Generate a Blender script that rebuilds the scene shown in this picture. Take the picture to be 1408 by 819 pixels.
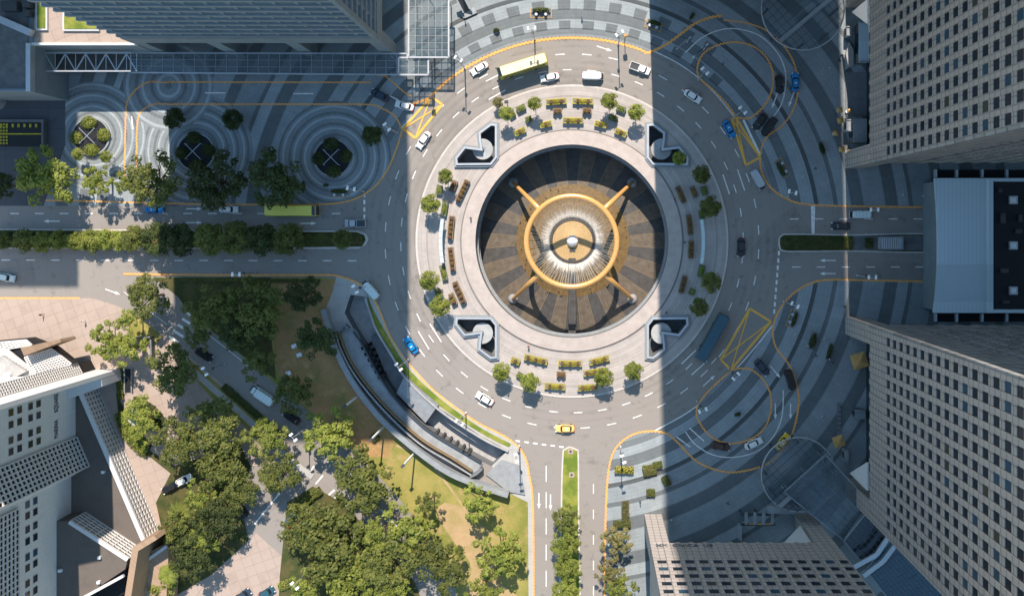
import bpy, bmesh, math, random
import numpy as np
from mathutils import Vector, Matrix
from mathutils.geometry import tessellate_polygon
R = math.radians
random.seed(7)
for o in list(bpy.data.objects): bpy.data.objects.remove(o)
scene = bpy.context.scene
COL = scene.collection

# ---------------------------------------------------------------- survey frame
S = 5.8            # survey units per metre on the ground
H = 215.0          # camera height
CX, CY = (808 - 704) / S, (409.5 - 314) / S
def P(px, py, z=0.0):
    k = (H - z) / H
    return (CX + (px - 808) / S * k, CY - (py - 314) / S * k, z)
def G(px, py): return P(px, py, 0)[:2]

# ---------------------------------------------------------------- camera
cam = bpy.data.cameras.new('camera'); camo = bpy.data.objects.new('camera', cam); COL.objects.link(camo)
camo.location = (CX, CY, H); camo.rotation_euler = (0, 0, 0)
cam.sensor_fit = 'HORIZONTAL'; cam.sensor_width = 36; cam.lens = S * H / 1408 * 36
cam.shift_x = (704 - 808) / 1408; cam.shift_y = -(409.5 - 314) / 1408
cam.clip_start = 1; cam.clip_end = 5000
scene.camera = camo

# ---------------------------------------------------------------- world, sun, exposure
ELEV = math.atan(1.141)
w = bpy.data.worlds.new('World'); scene.world = w; w.use_nodes = True
nt = w.node_tree; bg = nt.nodes['Background']
sky = nt.nodes.new('ShaderNodeTexSky'); sky.sky_type = 'NISHITA'; sky.sun_disc = False
sky.sun_elevation = ELEV; sky.sun_rotation = R(-1.7); sky.air_density = 1.5; sky.dust_density = 0.25; sky.ozone_density = 2.6
tv = nt.nodes.new('ShaderNodeVectorMath'); tv.operation = 'MULTIPLY'; tv.inputs[1].default_value = (.90, 1.04, 1.02)
nt.links.new(sky.outputs[0], tv.inputs[0]); nt.links.new(tv.outputs[0], bg.inputs[0]); bg.inputs[1].default_value = 0.15
sun = bpy.data.lights.new('sun', 'SUN'); sun.energy = 4.6; sun.angle = R(0.6); sun.color = (1, .885, .77)
suno = bpy.data.objects.new('sun', sun); COL.objects.link(suno); suno.location = (0, 100, 300)
suno.rotation_euler = Vector((0.03, -1, -1.141)).to_track_quat('-Z', 'Y').to_euler()
scene.view_settings.view_transform = 'Standard'; scene.view_settings.look = 'None'
scene.view_settings.gamma = 1; scene.view_settings.exposure = 0.72
scene.render.engine = 'CYCLES'

# ---------------------------------------------------------------- materials
MATS = {}
def mat(name, col, rough=.7, var=.15, scale=.6, metal=0, spec=.3, fine=0):
    if name in MATS: return MATS[name]
    m = bpy.data.materials.new(name); m.use_nodes = True; n = m.node_tree; b = n.nodes['Principled BSDF']
    b.inputs['Roughness'].default_value = rough; b.inputs['Metallic'].default_value = metal
    b.inputs['Specular IOR Level'].default_value = spec
    if var > 0:
        g = n.nodes.new('ShaderNodeNewGeometry')
        no = n.nodes.new('ShaderNodeTexNoise'); no.inputs['Scale'].default_value = scale; no.inputs['Detail'].default_value = 6
        no.inputs['Roughness'].default_value = .65
        n.links.new(g.outputs['Position'], no.inputs['Vector'])
        mr = n.nodes.new('ShaderNodeMapRange'); mr.inputs[1].default_value = .3; mr.inputs[2].default_value = .7
        mr.inputs[3].default_value = 1 - var; mr.inputs[4].default_value = 1 + var
        n.links.new(no.outputs[0], mr.inputs[0])
        mx = n.nodes.new('ShaderNodeVectorMath'); mx.operation = 'SCALE'; mx.inputs[0].default_value = col
        n.links.new(mr.outputs[0], mx.inputs['Scale']); n.links.new(mx.outputs[0], b.inputs['Base Color'])
    else: b.inputs['Base Color'].default_value = (*col, 1)
    MATS[name] = m; return m

class NB:
    """tiny node-maths helper"""
    def __init__(s, m): s.n = m.node_tree
    def _set(s, sock, v):
        if hasattr(v, 'is_output'): s.n.links.new(v, sock)
        else: sock.default_value = v
    def m(s, op, a, b=0.0, c=0.0):
        nd = s.n.nodes.new('ShaderNodeMath'); nd.operation = op
        s._set(nd.inputs[0], a); s._set(nd.inputs[1], b); s._set(nd.inputs[2], c); return nd.outputs[0]
    def mix(s, f, a, b):
        nd = s.n.nodes.new('ShaderNodeMix'); nd.data_type = 'RGBA'
        s._set(nd.inputs[0], f); s._set(nd.inputs[6], a); s._set(nd.inputs[7], b); return nd.outputs[2]
    def pos(s):
        g = s.n.nodes.new('ShaderNodeNewGeometry'); sp = s.n.nodes.new('ShaderNodeSeparateXYZ')
        s.n.links.new(g.outputs['Position'], sp.inputs[0]); s.g = g; return sp.outputs
    def noise(s, scale, detail=5, vec=None, rough=.6):
        nd = s.n.nodes.new('ShaderNodeTexNoise'); nd.inputs['Scale'].default_value = scale; nd.inputs['Detail'].default_value = detail
        nd.inputs['Roughness'].default_value = rough
        s.n.links.new(vec or s.g.outputs['Position'], nd.inputs['Vector']); return nd.outputs[0]
    def ramp(s, f, stops, interp='LINEAR'):
        nd = s.n.nodes.new('ShaderNodeValToRGB'); cr = nd.color_ramp; cr.interpolation = interp
        while len(cr.elements) < len(stops): cr.elements.new(.5)
        for e, (p, c) in zip(cr.elements, stops):
            e.position = p; e.color = (c, c, c, 1) if not isinstance(c, tuple) else (*c, 1)
        s.n.links.new(f, nd.inputs[0]); return nd.outputs[0]

FX, FY = G(786.5, 331.5)      # fountain centre
def newmat(name, rough=.8):
    m = bpy.data.materials.new(name); m.use_nodes = True; MATS[name] = m
    b = m.node_tree.nodes['Principled BSDF']; b.inputs['Roughness'].default_value = rough; b.inputs['Specular IOR Level'].default_value = .25
    return m, NB(m), b

# plaza paving: bands of dark and pale setts laid concentric with the fountain and with the round planters
m, q, b = newmat('plaza_paving')
X, Y, Z = q.pos()
dx = q.m('SUBTRACT', X, FX); dy = q.m('SUBTRACT', Y, FY)
r = q.m('MULTIPLY', q.m('SQRT', q.m('ADD', q.m('MULTIPLY', dx, dx), q.m('MULTIPLY', dy, dy))), S)
DK, LT, MD, VD = 0.46, 1.0, .78, .30
bands = [(0, MD), (283, DK+.12), (291, LT), (303, DK+.05), (318, LT), (335.5, VD), (340, .86), (362, DK), (369, .95), (384, DK), (404, .88), (432, DK), (450, 1.0),
         (464, DK), (471, .8), (500, DK), (514, .95), (540, DK), (557, .75), (590, DK), (601, .95), (640, DK), (654, 1.1), (664, DK), (677, 1), (694, DK), (709, .85)]
bandv = q.ramp(q.m('DIVIDE', r, 750.0), [(p / 750, c * .8) for p, c in bands], 'CONSTANT')
ang = q.m('ARCTAN2', dy, dx)
seg = q.m('GREATER_THAN', q.m('FRACT', q.m('MULTIPLY', ang, 9.2)), .52)
inr = q.m('MULTIPLY', q.m('GREATER_THAN', r, 291), q.m('LESS_THAN', r, 303))
inr2 = q.m('MULTIPLY', q.m('GREATER_THAN', r, 318), q.m('LESS_THAN', r, 332))
north = q.m('MULTIPLY', q.m('GREATER_THAN', dy, 34.0), q.m('LESS_THAN', q.m('ABSOLUTE', dx), 36.0))
blk = q.m('MULTIPLY', q.m('MULTIPLY', q.m('ADD', inr, inr2), north), seg)
val = q.m('MULTIPLY', bandv, q.m('SUBTRACT', 1.0, q.m('MULTIPLY', blk, .5)))
for (cx, cy, rad, per) in ((460, 217, 78, 15), (270, 207, 78, 14), (127, 187, 74, 15), (232, 118, 62, 21)):
    gx, gy = G(cx, cy)
    ax = q.m('SUBTRACT', X, gx); ay = q.m('SUBTRACT', Y, gy)
    rr = q.m('MULTIPLY', q.m('SQRT', q.m('ADD', q.m('MULTIPLY', ax, ax), q.m('MULTIPLY', ay, ay))), S)
    wv = q.ramp(q.m('FRACT', q.m('DIVIDE', rr, float(per))), [(0, .42), (.22, .62), (.62, .98), (.8, .62)], 'CONSTANT')
    inside = q.m('LESS_THAN', rr, float(rad))
    mixn = q.m('ADD', q.m('MULTIPLY', wv, inside), q.m('MULTIPLY', val, q.m('SUBTRACT', 1.0, inside)))
    val = mixn
# sett joints and grime
jr = q.m('LESS_THAN', q.m('FRACT', q.m('DIVIDE', r, 5.2)), .10)
ja = q.m('LESS_THAN', q.m('FRACT', q.m('MULTIPLY', ang, 38.0)), .05)
jj = q.m('SUBTRACT', 1.0, q.m('MULTIPLY', q.m('MAXIMUM', jr, ja), .16))
ns = q.m('ADD', .72, q.m('MULTIPLY', q.noise(.35, 8), .56))
nf = q.m('ADD', .80, q.m('MULTIPLY', q.noise(3.0, 3), .4))
tot = q.m('MULTIPLY', q.m('MULTIPLY', val, jj), q.m('MULTIPLY', ns, nf))
colr = q.mix(tot, (.0, .0, .0, 1), (.35, .39, .405, 1))
q.n.links.new(colr, b.inputs['Base Color'])

# ring promenade around the fountain: warm granite with concentric joints
m, q, b = newmat('promenade_granite')
X, Y, Z = q.pos()
dx = q.m('SUBTRACT', X, FX); dy = q.m('SUBTRACT', Y, FY)
r = q.m('MULTIPLY', q.m('SQRT', q.m('ADD', q.m('MULTIPLY', dx, dx), q.m('MULTIPLY', dy, dy))), S)
ang = q.m('ARCTAN2', dy, dx)
bv = q.ramp(q.m('DIVIDE', r, 230.0), [(p / 230, c) for p, c in
     [(0, 1.0), (151.5, .42), (153.5, .86), (159, .97), (160, .84), (168, .97), (169.2, .83), (178, 1.0), (179.2, .80), (181, .93), (190, .86), (198, .66), (199.5, .90), (206, .84), (212, .98)]], 'CONSTANT')
jr = q.m('LESS_THAN', q.m('FRACT', q.m('DIVIDE', r, 4.3)), .12)
ja = q.m('LESS_THAN', q.m('FRACT', q.m('MULTIPLY', ang, 24.0)), .05)
jj = q.m('SUBTRACT', 1.0, q.m('MULTIPLY', q.m('MAXIMUM', jr, ja), .10))
ns = q.m('ADD', .74, q.m('MULTIPLY', q.noise(.3, 8), .52)); nf = q.m('ADD', .85, q.m('MULTIPLY', q.noise(2.5, 3), .3))
tot = q.m('MULTIPLY', q.m('MULTIPLY', bv, jj), q.m('MULTIPLY', ns, nf))
q.n.links.new(q.mix(tot, (0, 0, 0, 1), (.44, .40, .37, 1)), b.inputs['Base Color'])

# asphalt: worn, with long tyre polish along the ring, patches and seams
m, q, b = newmat('asphalt', .85)
X, Y, Z = q.pos()
dx = q.m('SUBTRACT', X, FX); dy = q.m('SUBTRACT', Y, FY)
r = q.m('SQRT', q.m('ADD', q.m('MULTIPLY', dx, dx), q.m('MULTIPLY', dy, dy)))
inring = q.m('LESS_THAN', r, 49.0)
lane = q.m('SINE', q.m('MULTIPLY', r, 3.5))
ln = q.m('MULTIPLY', q.m('MULTIPLY', lane, inring), .065)
ns = q.m('ADD', .70, q.m('MULTIPLY', q.noise(.12, 9, rough=.7), .6)); nf = q.m('ADD', .82, q.m('MULTIPLY', q.noise(4.0, 3), .36))
cmb = q.n.nodes.new('ShaderNodeCombineXYZ'); q._set(cmb.inputs[0], q.m('MULTIPLY', r, 1.6)); q._set(cmb.inputs[1], q.m('MULTIPLY', q.m('ARCTAN2', dy, dx), 2.2))
st = q.m('ADD', .86, q.m('MULTIPLY', q.noise(1.0, 4, cmb.outputs[0]), .34))
cr = q.m('GREATER_THAN', q.m('ABSOLUTE', q.m('SUBTRACT', q.noise(.09, 2), .5)), .0022)
crk = q.m('ADD', .86, q.m('MULTIPLY', cr, .14))
vo = q.n.nodes.new('ShaderNodeTexVoronoi'); vo.inputs['Scale'].default_value = .085; q.n.links.new(q.g.outputs['Position'], vo.inputs['Vector'])
pch = q.ramp(vo.outputs['Color'], [(0, .88), (.25, 1.0), (.7, 1.0), (.86, 1.10)], 'CONSTANT'); crk = q.m('MULTIPLY', crk, pch)
stn = q.ramp(q.noise(.5, 3, rough=.4), [(.30, .80), (.40, 1.0)]); crk = q.m('MULTIPLY', crk, stn)
tot = q.m('MULTIPLY', q.m('MULTIPLY', q.m('ADD', ns, ln), nf), q.m('MULTIPLY', st, crk))
q.n.links.new(q.mix(tot, (0, 0, 0, 1), (.262, .238, .215, 1)), b.inputs['Base Color'])

def patchy(name, c1, c2, scale, lo=.42, hi=.58, fine=.25, c3=None):
    m, q, b = newmat(name, .95); q.pos()
    f = q.ramp(q.noise(scale, 7), [(lo, 0), (hi, 1)])
    c = q.mix(f, (*c1, 1), (*c2, 1))
    if c3:
        f3 = q.ramp(q.noise(scale * 2.3, 5), [(.55, 0), (.68, 1)]); c = q.mix(f3, c, (*c3, 1))
    nf = q.m('ADD', 1 - fine, q.m('MULTIPLY', q.noise(2.2, 5, rough=.8), fine * 2))
    vm = q.n.nodes.new('ShaderNodeVectorMath'); vm.operation = 'SCALE'; q.n.links.new(c, vm.inputs[0]); q._set(vm.inputs['Scale'], nf)
    q.n.links.new(vm.outputs[0], b.inputs['Base Color']); return m
patchy('lawn', (.19, .195, .045), (.31, .26, .08), .10, c3=(.37, .26, .12))
patchy('verge_grass', (.12, .17, .025), (.24, .25, .05), .25, fine=.3)
patchy('bare_soil', (.42, .23, .11), (.21, .18, .06), .13, .38, .66, c3=(.46, .28, .13), fine=.35)
patchy('dry_sand', (.42, .29, .16), (.33, .25, .11), .2)
patchy('shrub_ground', (.045, .06, .018), (.09, .08, .03), .4)

def tiled(name, col, sx, sy, jw=.06, jd=.25, var=.2, rough=.8, ang=0.0, alt=0.0, planes='xy'):
    m, q, b = newmat(name, rough); X, Y, Z = q.pos()
    if planes == 'xy':
        c, s = math.cos(ang), math.sin(ang)
        U = q.m('ADD', q.m('MULTIPLY', X, c), q.m('MULTIPLY', Y, s)); V = q.m('SUBTRACT', q.m('MULTIPLY', Y, c), q.m('MULTIPLY', X, s))
    else:
        U = q.m('ADD', X, Y); V = Z
    j = q.m('MAXIMUM', q.m('LESS_THAN', q.m('FRACT', q.m('DIVIDE', U, sx)), jw), q.m('LESS_THAN', q.m('FRACT', q.m('DIVIDE', V, sy)), jw))
    jj = q.m('SUBTRACT', 1.0, q.m('MULTIPLY', j, jd))
    fu = q.m('FLOOR', q.m('DIVIDE', U, sx)); fv = q.m('FLOOR', q.m('DIVIDE', V, sy))
    wn = q.n.nodes.new('ShaderNodeTexWhiteNoise'); wn.noise_dimensions = '2D'
    cb = q.n.nodes.new('ShaderNodeCombineXYZ'); q._set(cb.inputs[0], fu); q._set(cb.inputs[1], fv); q.n.links.new(cb.outputs[0], wn.inputs['Vector'])
    a = q.m('ADD', 1 - alt / 2, q.m('MULTIPLY', wn.outputs['Value'], alt))
    ns = q.m('ADD', 1 - var, q.m('MULTIPLY', q.noise(.4, 7), var * 2))
    tot = q.m('MULTIPLY', q.m('MULTIPLY', jj, a), ns)
    q.n.links.new(q.mix(tot, (0, 0, 0, 1), (*[c for c in col], 1)), b.inputs['Base Color']); return m
tiled('pink_paving', (.39, .31, .26), 2.4, 2.4, .05, .22, .22, ang=.35, alt=.16)
tiled('concrete_slabs', (.40, .39, .37), 3.0, 3.0, .03, .2, .25)
tiled('tower_cladding', (.42, .375, .35), 1.43, 1.88, .15, .42, .10, planes='v', alt=.14)
tiled('tower_side_cladding', (.36, .35, .35), 1.9, 3.76, .16, .45, .12, planes='v', alt=.5)
tiled('white_cladding', (.62, .62, .62), 1.2, 1.1, .06, .12, .08, planes='v', alt=.06)
tiled('brown_roof', (.135, .115, .10), 4, 4, .02, .1, .38, ang=.4)
tiled('stone_wall', (.36, .25, .17), 1.1, .8, .08, .3, .25, planes='v', alt=.25)
tiled('steel_roof', (.55, .65, .70), .9, 60, .14, .14, .05, rough=.45)
tiled('service_yard', (.085, .09, .10), 5, 5, .02, .3, .3)

mat('white_paint', (.74, .72, .68), .7, .22, 1.5); mat('yellow_paint', (.80, .37, .10), .7, .18, 1.3); mat('box_yellow', (.80, .43, .08), .7, .15, 1.3)
mat('kerb_stone', (.52, .48, .44), .8, .15, .8); mat('dark_granite', (.17, .18, .19), .6, .15, .8); mat('pale_granite', (.42, .365, .33), .7, .12, .6)
mat('grey_granite', (.26, .275, .285), .7, .15, .8); mat('concrete', (.36, .35, .34), .85, .2, .5); mat('dark_concrete', (.13, .135, .14), .85, .25, .5)
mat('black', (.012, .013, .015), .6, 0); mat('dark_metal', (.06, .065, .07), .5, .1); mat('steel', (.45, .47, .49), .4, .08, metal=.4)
mat('white_metal', (.72, .73, .74), .45, .06); mat('gold', (.70, .37, .12), .30, .08, 1.4, metal=.2, spec=.7); mat('pale_gold', (.44, .30, .14), .45, .22, 3.0)
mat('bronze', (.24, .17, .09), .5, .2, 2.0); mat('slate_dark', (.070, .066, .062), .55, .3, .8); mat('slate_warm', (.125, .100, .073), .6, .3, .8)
mat('floor_gold', (.15, .095, .035), .5, .35, 1.6); mat('trunk', (.13, .095, .07), .9, .3, 2.0)
mat('terracotta', (.12, .055, .035), .8, .3, 2); mat('planter_yellow', (.40, .34, .03), .9, .4, 3); mat('planter_green', (.10, .14, .03), .9, .4, 3)
mat('amber_canvas', (.50, .30, .11), .8, .2, 1); mat('skin', (.45, .28, .2), .6, 0); mat('window_dark', (.012, .018, .026), .15, 0, spec=.6)
mat('window_blue', (.03, .07, .11), .12, 0, spec=.7); mat('window_warm', (.05, .05, .03), .3, 0, spec=.5); mat('tyre', (.02, .02, .02), .8, 0)
mat('headlight', (.8, .8, .78), .2, 0); mat('taillight', (.45, .02, .015), .3, 0); mat('tower_grey', (.20, .235, .26), .7, .12, .3); mat('ribbon_glass', (.012, .018, .024), .12, 0, spec=.6)
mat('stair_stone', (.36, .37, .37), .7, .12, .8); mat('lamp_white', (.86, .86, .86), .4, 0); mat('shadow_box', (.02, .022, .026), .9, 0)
mat('letter', (.09, .11, .13), .5, 0); mat('deck_pale', (.27, .285, .295), .8, .22, .5); mat('teal_roof', (.03, .09, .12), .5, .1)

def glassmat(name, col, alpha, rough=.1):
    m = bpy.data.materials.new(name); m.use_nodes = True; n = m.node_tree; b = n.nodes['Principled BSDF']
    b.inputs['Base Color'].default_value = (*col, 1); b.inputs['Roughness'].default_value = rough; b.inputs['Alpha'].default_value = alpha
    b.inputs['Specular IOR Level'].default_value = .6; MATS[name] = m
glassmat('canopy_glass', (.10, .15, .18), .34); glassmat('dark_glass', (.02, .035, .05), .93, .08); glassmat('water_spray', (.85, .88, .9), .5, .9)
glassmat('spray_thin', (.9, .9, .88), .20, .9); glassmat('blue_glass', (.03, .09, .14), .92, .1)

def leafmat(name, c1, c2, tr=.25):
    m = bpy.data.materials.new(name); m.use_nodes = True; n = m.node_tree; b = n.nodes['Principled BSDF']; MATS[name] = m
    q = NB(m); q.pos(); oi = n.nodes.new('ShaderNodeObjectInfo')
    f = q.ramp(q.noise(.55, 4), [(.35, 0), (.65, 1)])
    c = q.mix(f, (*c1, 1), (*c2, 1))
    wn = q.m('ADD', .70, q.m('MULTIPLY', q.noise(2.6, 2), .6)); rn = q.m('ADD', .80, q.m('MULTIPLY', oi.outputs['Random'], .4))
    vm = n.nodes.new('ShaderNodeVectorMath'); vm.operation = 'SCALE'; n.links.new(c, vm.inputs[0]); q._set(vm.inputs['Scale'], q.m('MULTIPLY', wn, rn))
    n.links.new(vm.outputs[0], b.inputs['Base Color']); b.inputs['Roughness'].default_value = .6; b.inputs['Specular IOR Level'].default_value = .25
    t = n.nodes.new('ShaderNodeBsdfTranslucent'); n.links.new(vm.outputs[0], t.inputs[0])
    mx = n.nodes.new('ShaderNodeMixShader'); mx.inputs[0].default_value = tr
    out = n.nodes['Material Output']; n.links.new(b.outputs[0], mx.inputs[1]); n.links.new(t.outputs[0], mx.inputs[2]); n.links.new(mx.outputs[0], out.inputs[0])
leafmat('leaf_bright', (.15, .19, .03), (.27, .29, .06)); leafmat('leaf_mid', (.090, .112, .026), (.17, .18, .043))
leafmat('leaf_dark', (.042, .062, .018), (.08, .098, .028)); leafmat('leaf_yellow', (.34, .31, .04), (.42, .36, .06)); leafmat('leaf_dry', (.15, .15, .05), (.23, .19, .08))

# ---------------------------------------------------------------- mesh helpers
def link(name, verts, faces, material, parent=None, smooth=False, mats=None, fmats=None):
    me = bpy.data.meshes.new(name); me.from_pydata([tuple(v) for v in verts], [], [tuple(f) for f in faces])
    for mm in (mats or [material]): me.materials.append(MATS[mm] if isinstance(mm, str) else mm)
    if fmats: me.polygons.foreach_set('material_index', fmats)
    if smooth: me.polygons.foreach_set('use_smooth', [True] * len(me.polygons))
    me.update()
    o = bpy.data.objects.new(name, me); COL.objects.link(o)
    if parent: o.parent = parent
    return o
class MB:
    def __init__(s): s.v = []; s.f = []
    def add(s, vs, fs):
        k = len(s.v); s.v += [tuple(v) for v in vs]; s.f += [tuple(i + k for i in f) for f in fs]
    def box(s, x0, y0, z0, x1, y1, z1):
        x0, x1 = sorted((x0, x1)); y0, y1 = sorted((y0, y1)); z0, z1 = sorted((z0, z1))
        s.add([(x0, y0, z0), (x1, y0, z0), (x1, y1, z0), (x0, y1, z0), (x0, y0, z1), (x1, y0, z1), (x1, y1, z1), (x0, y1, z1)],
              [(3, 2, 1, 0), (4, 5, 6, 7), (0, 1, 5, 4), (1, 2, 6, 5), (2, 3, 7, 6), (3, 0, 4, 7)])
    def obox(s, c, u, hu, hv, z0, z1, taper=1.0):
        """box about c (x,y) with half length hu along direction u, half width hv"""
        ux, uy = u; L = math.hypot(ux, uy); ux /= L; uy /= L; vs = []
        for z, t in ((z0, 1), (z1, taper)):
            for a, b_ in ((-1, -1), (1, -1), (1, 1), (-1, 1)):
                vs.append((c[0] + ux * a * hu * t - uy * b_ * hv * t, c[1] + uy * a * hu * t + ux * b_ * hv * t, z))
        s.add(vs, [(3, 2, 1, 0), (4, 5, 6, 7), (0, 1, 5, 4), (1, 2, 6, 5), (2, 3, 7, 6), (3, 0, 4, 7)])
    def bar(s, a, b_, w=.1, h=None, r2=None):
        a = Vector(a); b_ = Vector(b_); d = b_ - a
        if d.length < 1e-6: return
        d.normalize(); up = Vector((0, 0, 1)) if abs(d.z) < .95 else Vector((1, 0, 0))
        sd = d.cross(up).normalized(); up = sd.cross(d); h = h or w; w2 = w if r2 is None else r2; h2 = h if r2 is None else r2
        vs = [a + sd * i * w / 2 + up * j * h / 2 for i, j in ((-1, -1), (1, -1), (1, 1), (-1, 1))] + [b_ + sd * i * w2 / 2 + up * j * h2 / 2 for i, j in ((-1, -1), (1, -1), (1, 1), (-1, 1))]
        s.add(vs, [(3, 2, 1, 0), (4, 5, 6, 7), (0, 1, 5, 4), (1, 2, 6, 5), (2, 3, 7, 6), (3, 0, 4, 7)])
    def tube(s, pts, rads, n=8):
        pts = [Vector(p) for p in pts]; base = len(s.v); 
        for i, p in enumerate(pts):
            d = (pts[min(i + 1, len(pts) - 1)] - pts[max(i - 1, 0)]).normalized()
            up = Vector((0, 0, 1)) if abs(d.z) < .9 else Vector((1, 0, 0)); a = d.cross(up).normalized(); b_ = a.cross(d)
            rr = rads[i] if hasattr(rads, '__len__') else rads
            for k in range(n):
                t = 2 * math.pi * k / n; s.v.append(tuple(p + (a * math.cos(t) + b_ * math.sin(t)) * rr))
        for i in range(len(pts) - 1):
            for k in range(n):
                s.f.append((base + i * n + k, base + i * n + (k + 1) % n, base + (i + 1) * n + (k + 1) % n, base + (i + 1) * n + k))
        s.f.append(tuple(base + k for k in range(n))[::-1]); s.f.append(tuple(base + (len(pts) - 1) * n + k for k in range(n)))
    def prism(s, pts, z0, z1):
        """pts CCW or CW polygon (x,y)"""
        a = sum(pts[i][0] * pts[(i + 1) % len(pts)][1] - pts[(i + 1) % len(pts)][0] * pts[i][1] for i in range(len(pts)))
        if a < 0: pts = pts[::-1]
        n = len(pts); tris = tessellate_polygon([[Vector((p[0], p[1], 0)) for p in pts]])
        vs = [(p[0], p[1], z0) for p in pts] + [(p[0], p[1], z1) for p in pts]; fs = []
        for t in tris:
            x = [pts[i] for i in t]; ar = (x[1][0] - x[0][0]) * (x[2][1] - x[0][1]) - (x[2][0] - x[0][0]) * (x[1][1] - x[0][1])
            t = t if ar > 0 else t[::-1]; fs.append(tuple(i + n for i in t)); fs.append(tuple(t[::-1]))
        for i in range(n): fs.append((i, (i + 1) % n, n + (i + 1) % n, n + i))
        s.add(vs, fs)
    def lathe(s, prof, c=(0, 0), n=48, closed=False, a0=0, a1=2 * math.pi):
        base = len(s.v); full = abs(a1 - a0 - 2 * math.pi) < 1e-6; m = n if full else n + 1
        for (rr, z) in prof:
            for k in range(m):
                t = a0 + (a1 - a0) * k / n; s.v.append((c[0] + rr * math.cos(t), c[1] + rr * math.sin(t), z))
        L = len(prof)
        for i in range(L if closed else L - 1):
            for k in range(n):
                k2 = (k + 1) % m; i2 = (i + 1) % L
                s.f.append((base + i * m + k, base + i * m + k2, base + i2 * m + k2, base + i2 * m + k))
    def build(s, name, material, parent=None, smooth=False): return link(name, s.v, s.f, material, parent, smooth)

def tag(o, label=None, cat=None, group=None, kind=None):
    if label: o['label'] = label
    if cat: o['category'] = cat
    if group: o['group'] = group
    if kind: o['kind'] = kind
    return o
def empty(name, loc=(0, 0, 0), rz=0, label=None, cat=None, group=None):
    o = bpy.data.objects.new(name, None); COL.objects.link(o); o.location = loc; o.rotation_euler = (0, 0, rz); o.empty_display_size = .5
    return tag(o, label, cat, group)
KIDS = {}
def kids(o):
    return [c for c in bpy.data.objects if c.parent == o]
def copy_tree(o, parent=None):
    c = o.copy(); COL.objects.link(c); c.parent = parent
    for ch in KIDS.get(o.name) or KIDS.setdefault(o.name, kids(o)): copy_tree(ch, c)
    return c
def struct(o): o['kind'] = 'structure'; return o

def flat(name, outer, z, material, holes=(), px=True):
    """a sheet bounded by outer, with holes"""
    polys = [[Vector((*(G(*p) if px else p), 0)) for p in poly] for poly in [outer, *holes]]
    allp = [v for poly in polys for v in poly]; tris = tessellate_polygon(polys); fs = []
    for t in tris:
        a, b_, c = (allp[i] for i in t); ar = (b_.x - a.x) * (c.y - a.y) - (c.x - a.x) * (b_.y - a.y)
        fs.append(tuple(t) if ar > 0 else tuple(t[::-1]))
    return link(name, [(v.x, v.y, z) for v in allp], fs, material)
def slab(name, outer, z0, z1, material, parent=None):
    mb = MB(); mb.prism([G(*p) for p in outer], z0, z1); return mb.build(name, material, parent)
def circ(cx, cy, r, n=64, a0=0, a1=360):
    full = a1 - a0 == 360
    return [(cx + r * math.cos(R(a0 + (a1 - a0) * i / (n if full else n - 1))), cy + r * math.sin(R(a0 + (a1 - a0) * i / (n if full else n - 1)))) for i in range(n)]
def smooth_path(pts, step=4.0):
    """Catmull-Rom through survey points"""
    out = []; n = len(pts)
    for i in range(n - 1):
        p0, p1, p2, p3 = pts[max(i - 1, 0)], pts[i], pts[i + 1], pts[min(i + 2, n - 1)]
        L = math.dist(p1, p2); k = max(1, int(L / step))
        for j in range(k):
            t = j / k
            out.append(tuple(.5 * (2 * p1[a] + (p2[a] - p0[a]) * t + (2 * p0[a] - 5 * p1[a] + 4 * p2[a] - p3[a]) * t * t + (3 * p1[a] - p0[a] - 3 * p2[a] + p3[a]) * t ** 3) for a in (0, 1)))
    out.append(tuple(pts[-1])); return out
def ribbon(mb, pts, wpx, z, z1=None, off=0.0):
    """strip of width wpx (survey units) along pts"""
    n = len(pts); L = []; Rr = []
    for i in range(n):
        a = pts[max(i - 1, 0)]; b_ = pts[min(i + 1, n - 1)]; d = (b_[0] - a[0], b_[1] - a[1]); l = math.hypot(*d) or 1; nx, ny = -d[1] / l, d[0] / l
        L.append((pts[i][0] + nx * (off + wpx / 2), pts[i][1] + ny * (off + wpx / 2))); Rr.append((pts[i][0] + nx * (off - wpx / 2), pts[i][1] + ny * (off - wpx / 2)))
    if z1 is None:
        mb.add([(*G(*p), z) for p in L] + [(*G(*p), z) for p in Rr], [(i + 1, i, n + i, n + i + 1)[::1] if True else 0 for i in range(n - 1)])
    else:
        vs = [(*G(*p), z) for p in L] + [(*G(*p), z) for p in Rr] + [(*G(*p), z1) for p in L] + [(*G(*p), z1) for p in Rr]; fs = []
        for i in range(n - 1):
            fs += [(2 * n + i, 3 * n + i, 3 * n + i + 1, 2 * n + i + 1), (i, i + 1, n + i + 1, n + i), (i, 2 * n + i, 2 * n + i + 1, i + 1), (n + i, n + i + 1, 3 * n + i + 1, 3 * n + i)]
        fs += [(0, n, 3 * n, 2 * n), (n - 1, 3 * n - 1, 4 * n - 1, 2 * n - 1)][:2]
        fs[-1] = (n - 1, 2 * n - 1 + 0, 4 * n - 1, 3 * n - 1)
        fs[-2] = (0, n, 3 * n, 2 * n)
        mb.add(vs, fs)

mat('louvre', (.58, .56, .54), .7, .08, 1.0); mat('rib_bronze', (.20, .15, .09), .5, .2, 2.0); mat('rim_blue_grey', (.22, .245, .26), .6, .1, 1.0); mat('sunlit_lime', (.82, .68, .44), .4, .05, 1.0)  # last one: lime bus roof paled by sunlight put into its colour

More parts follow.
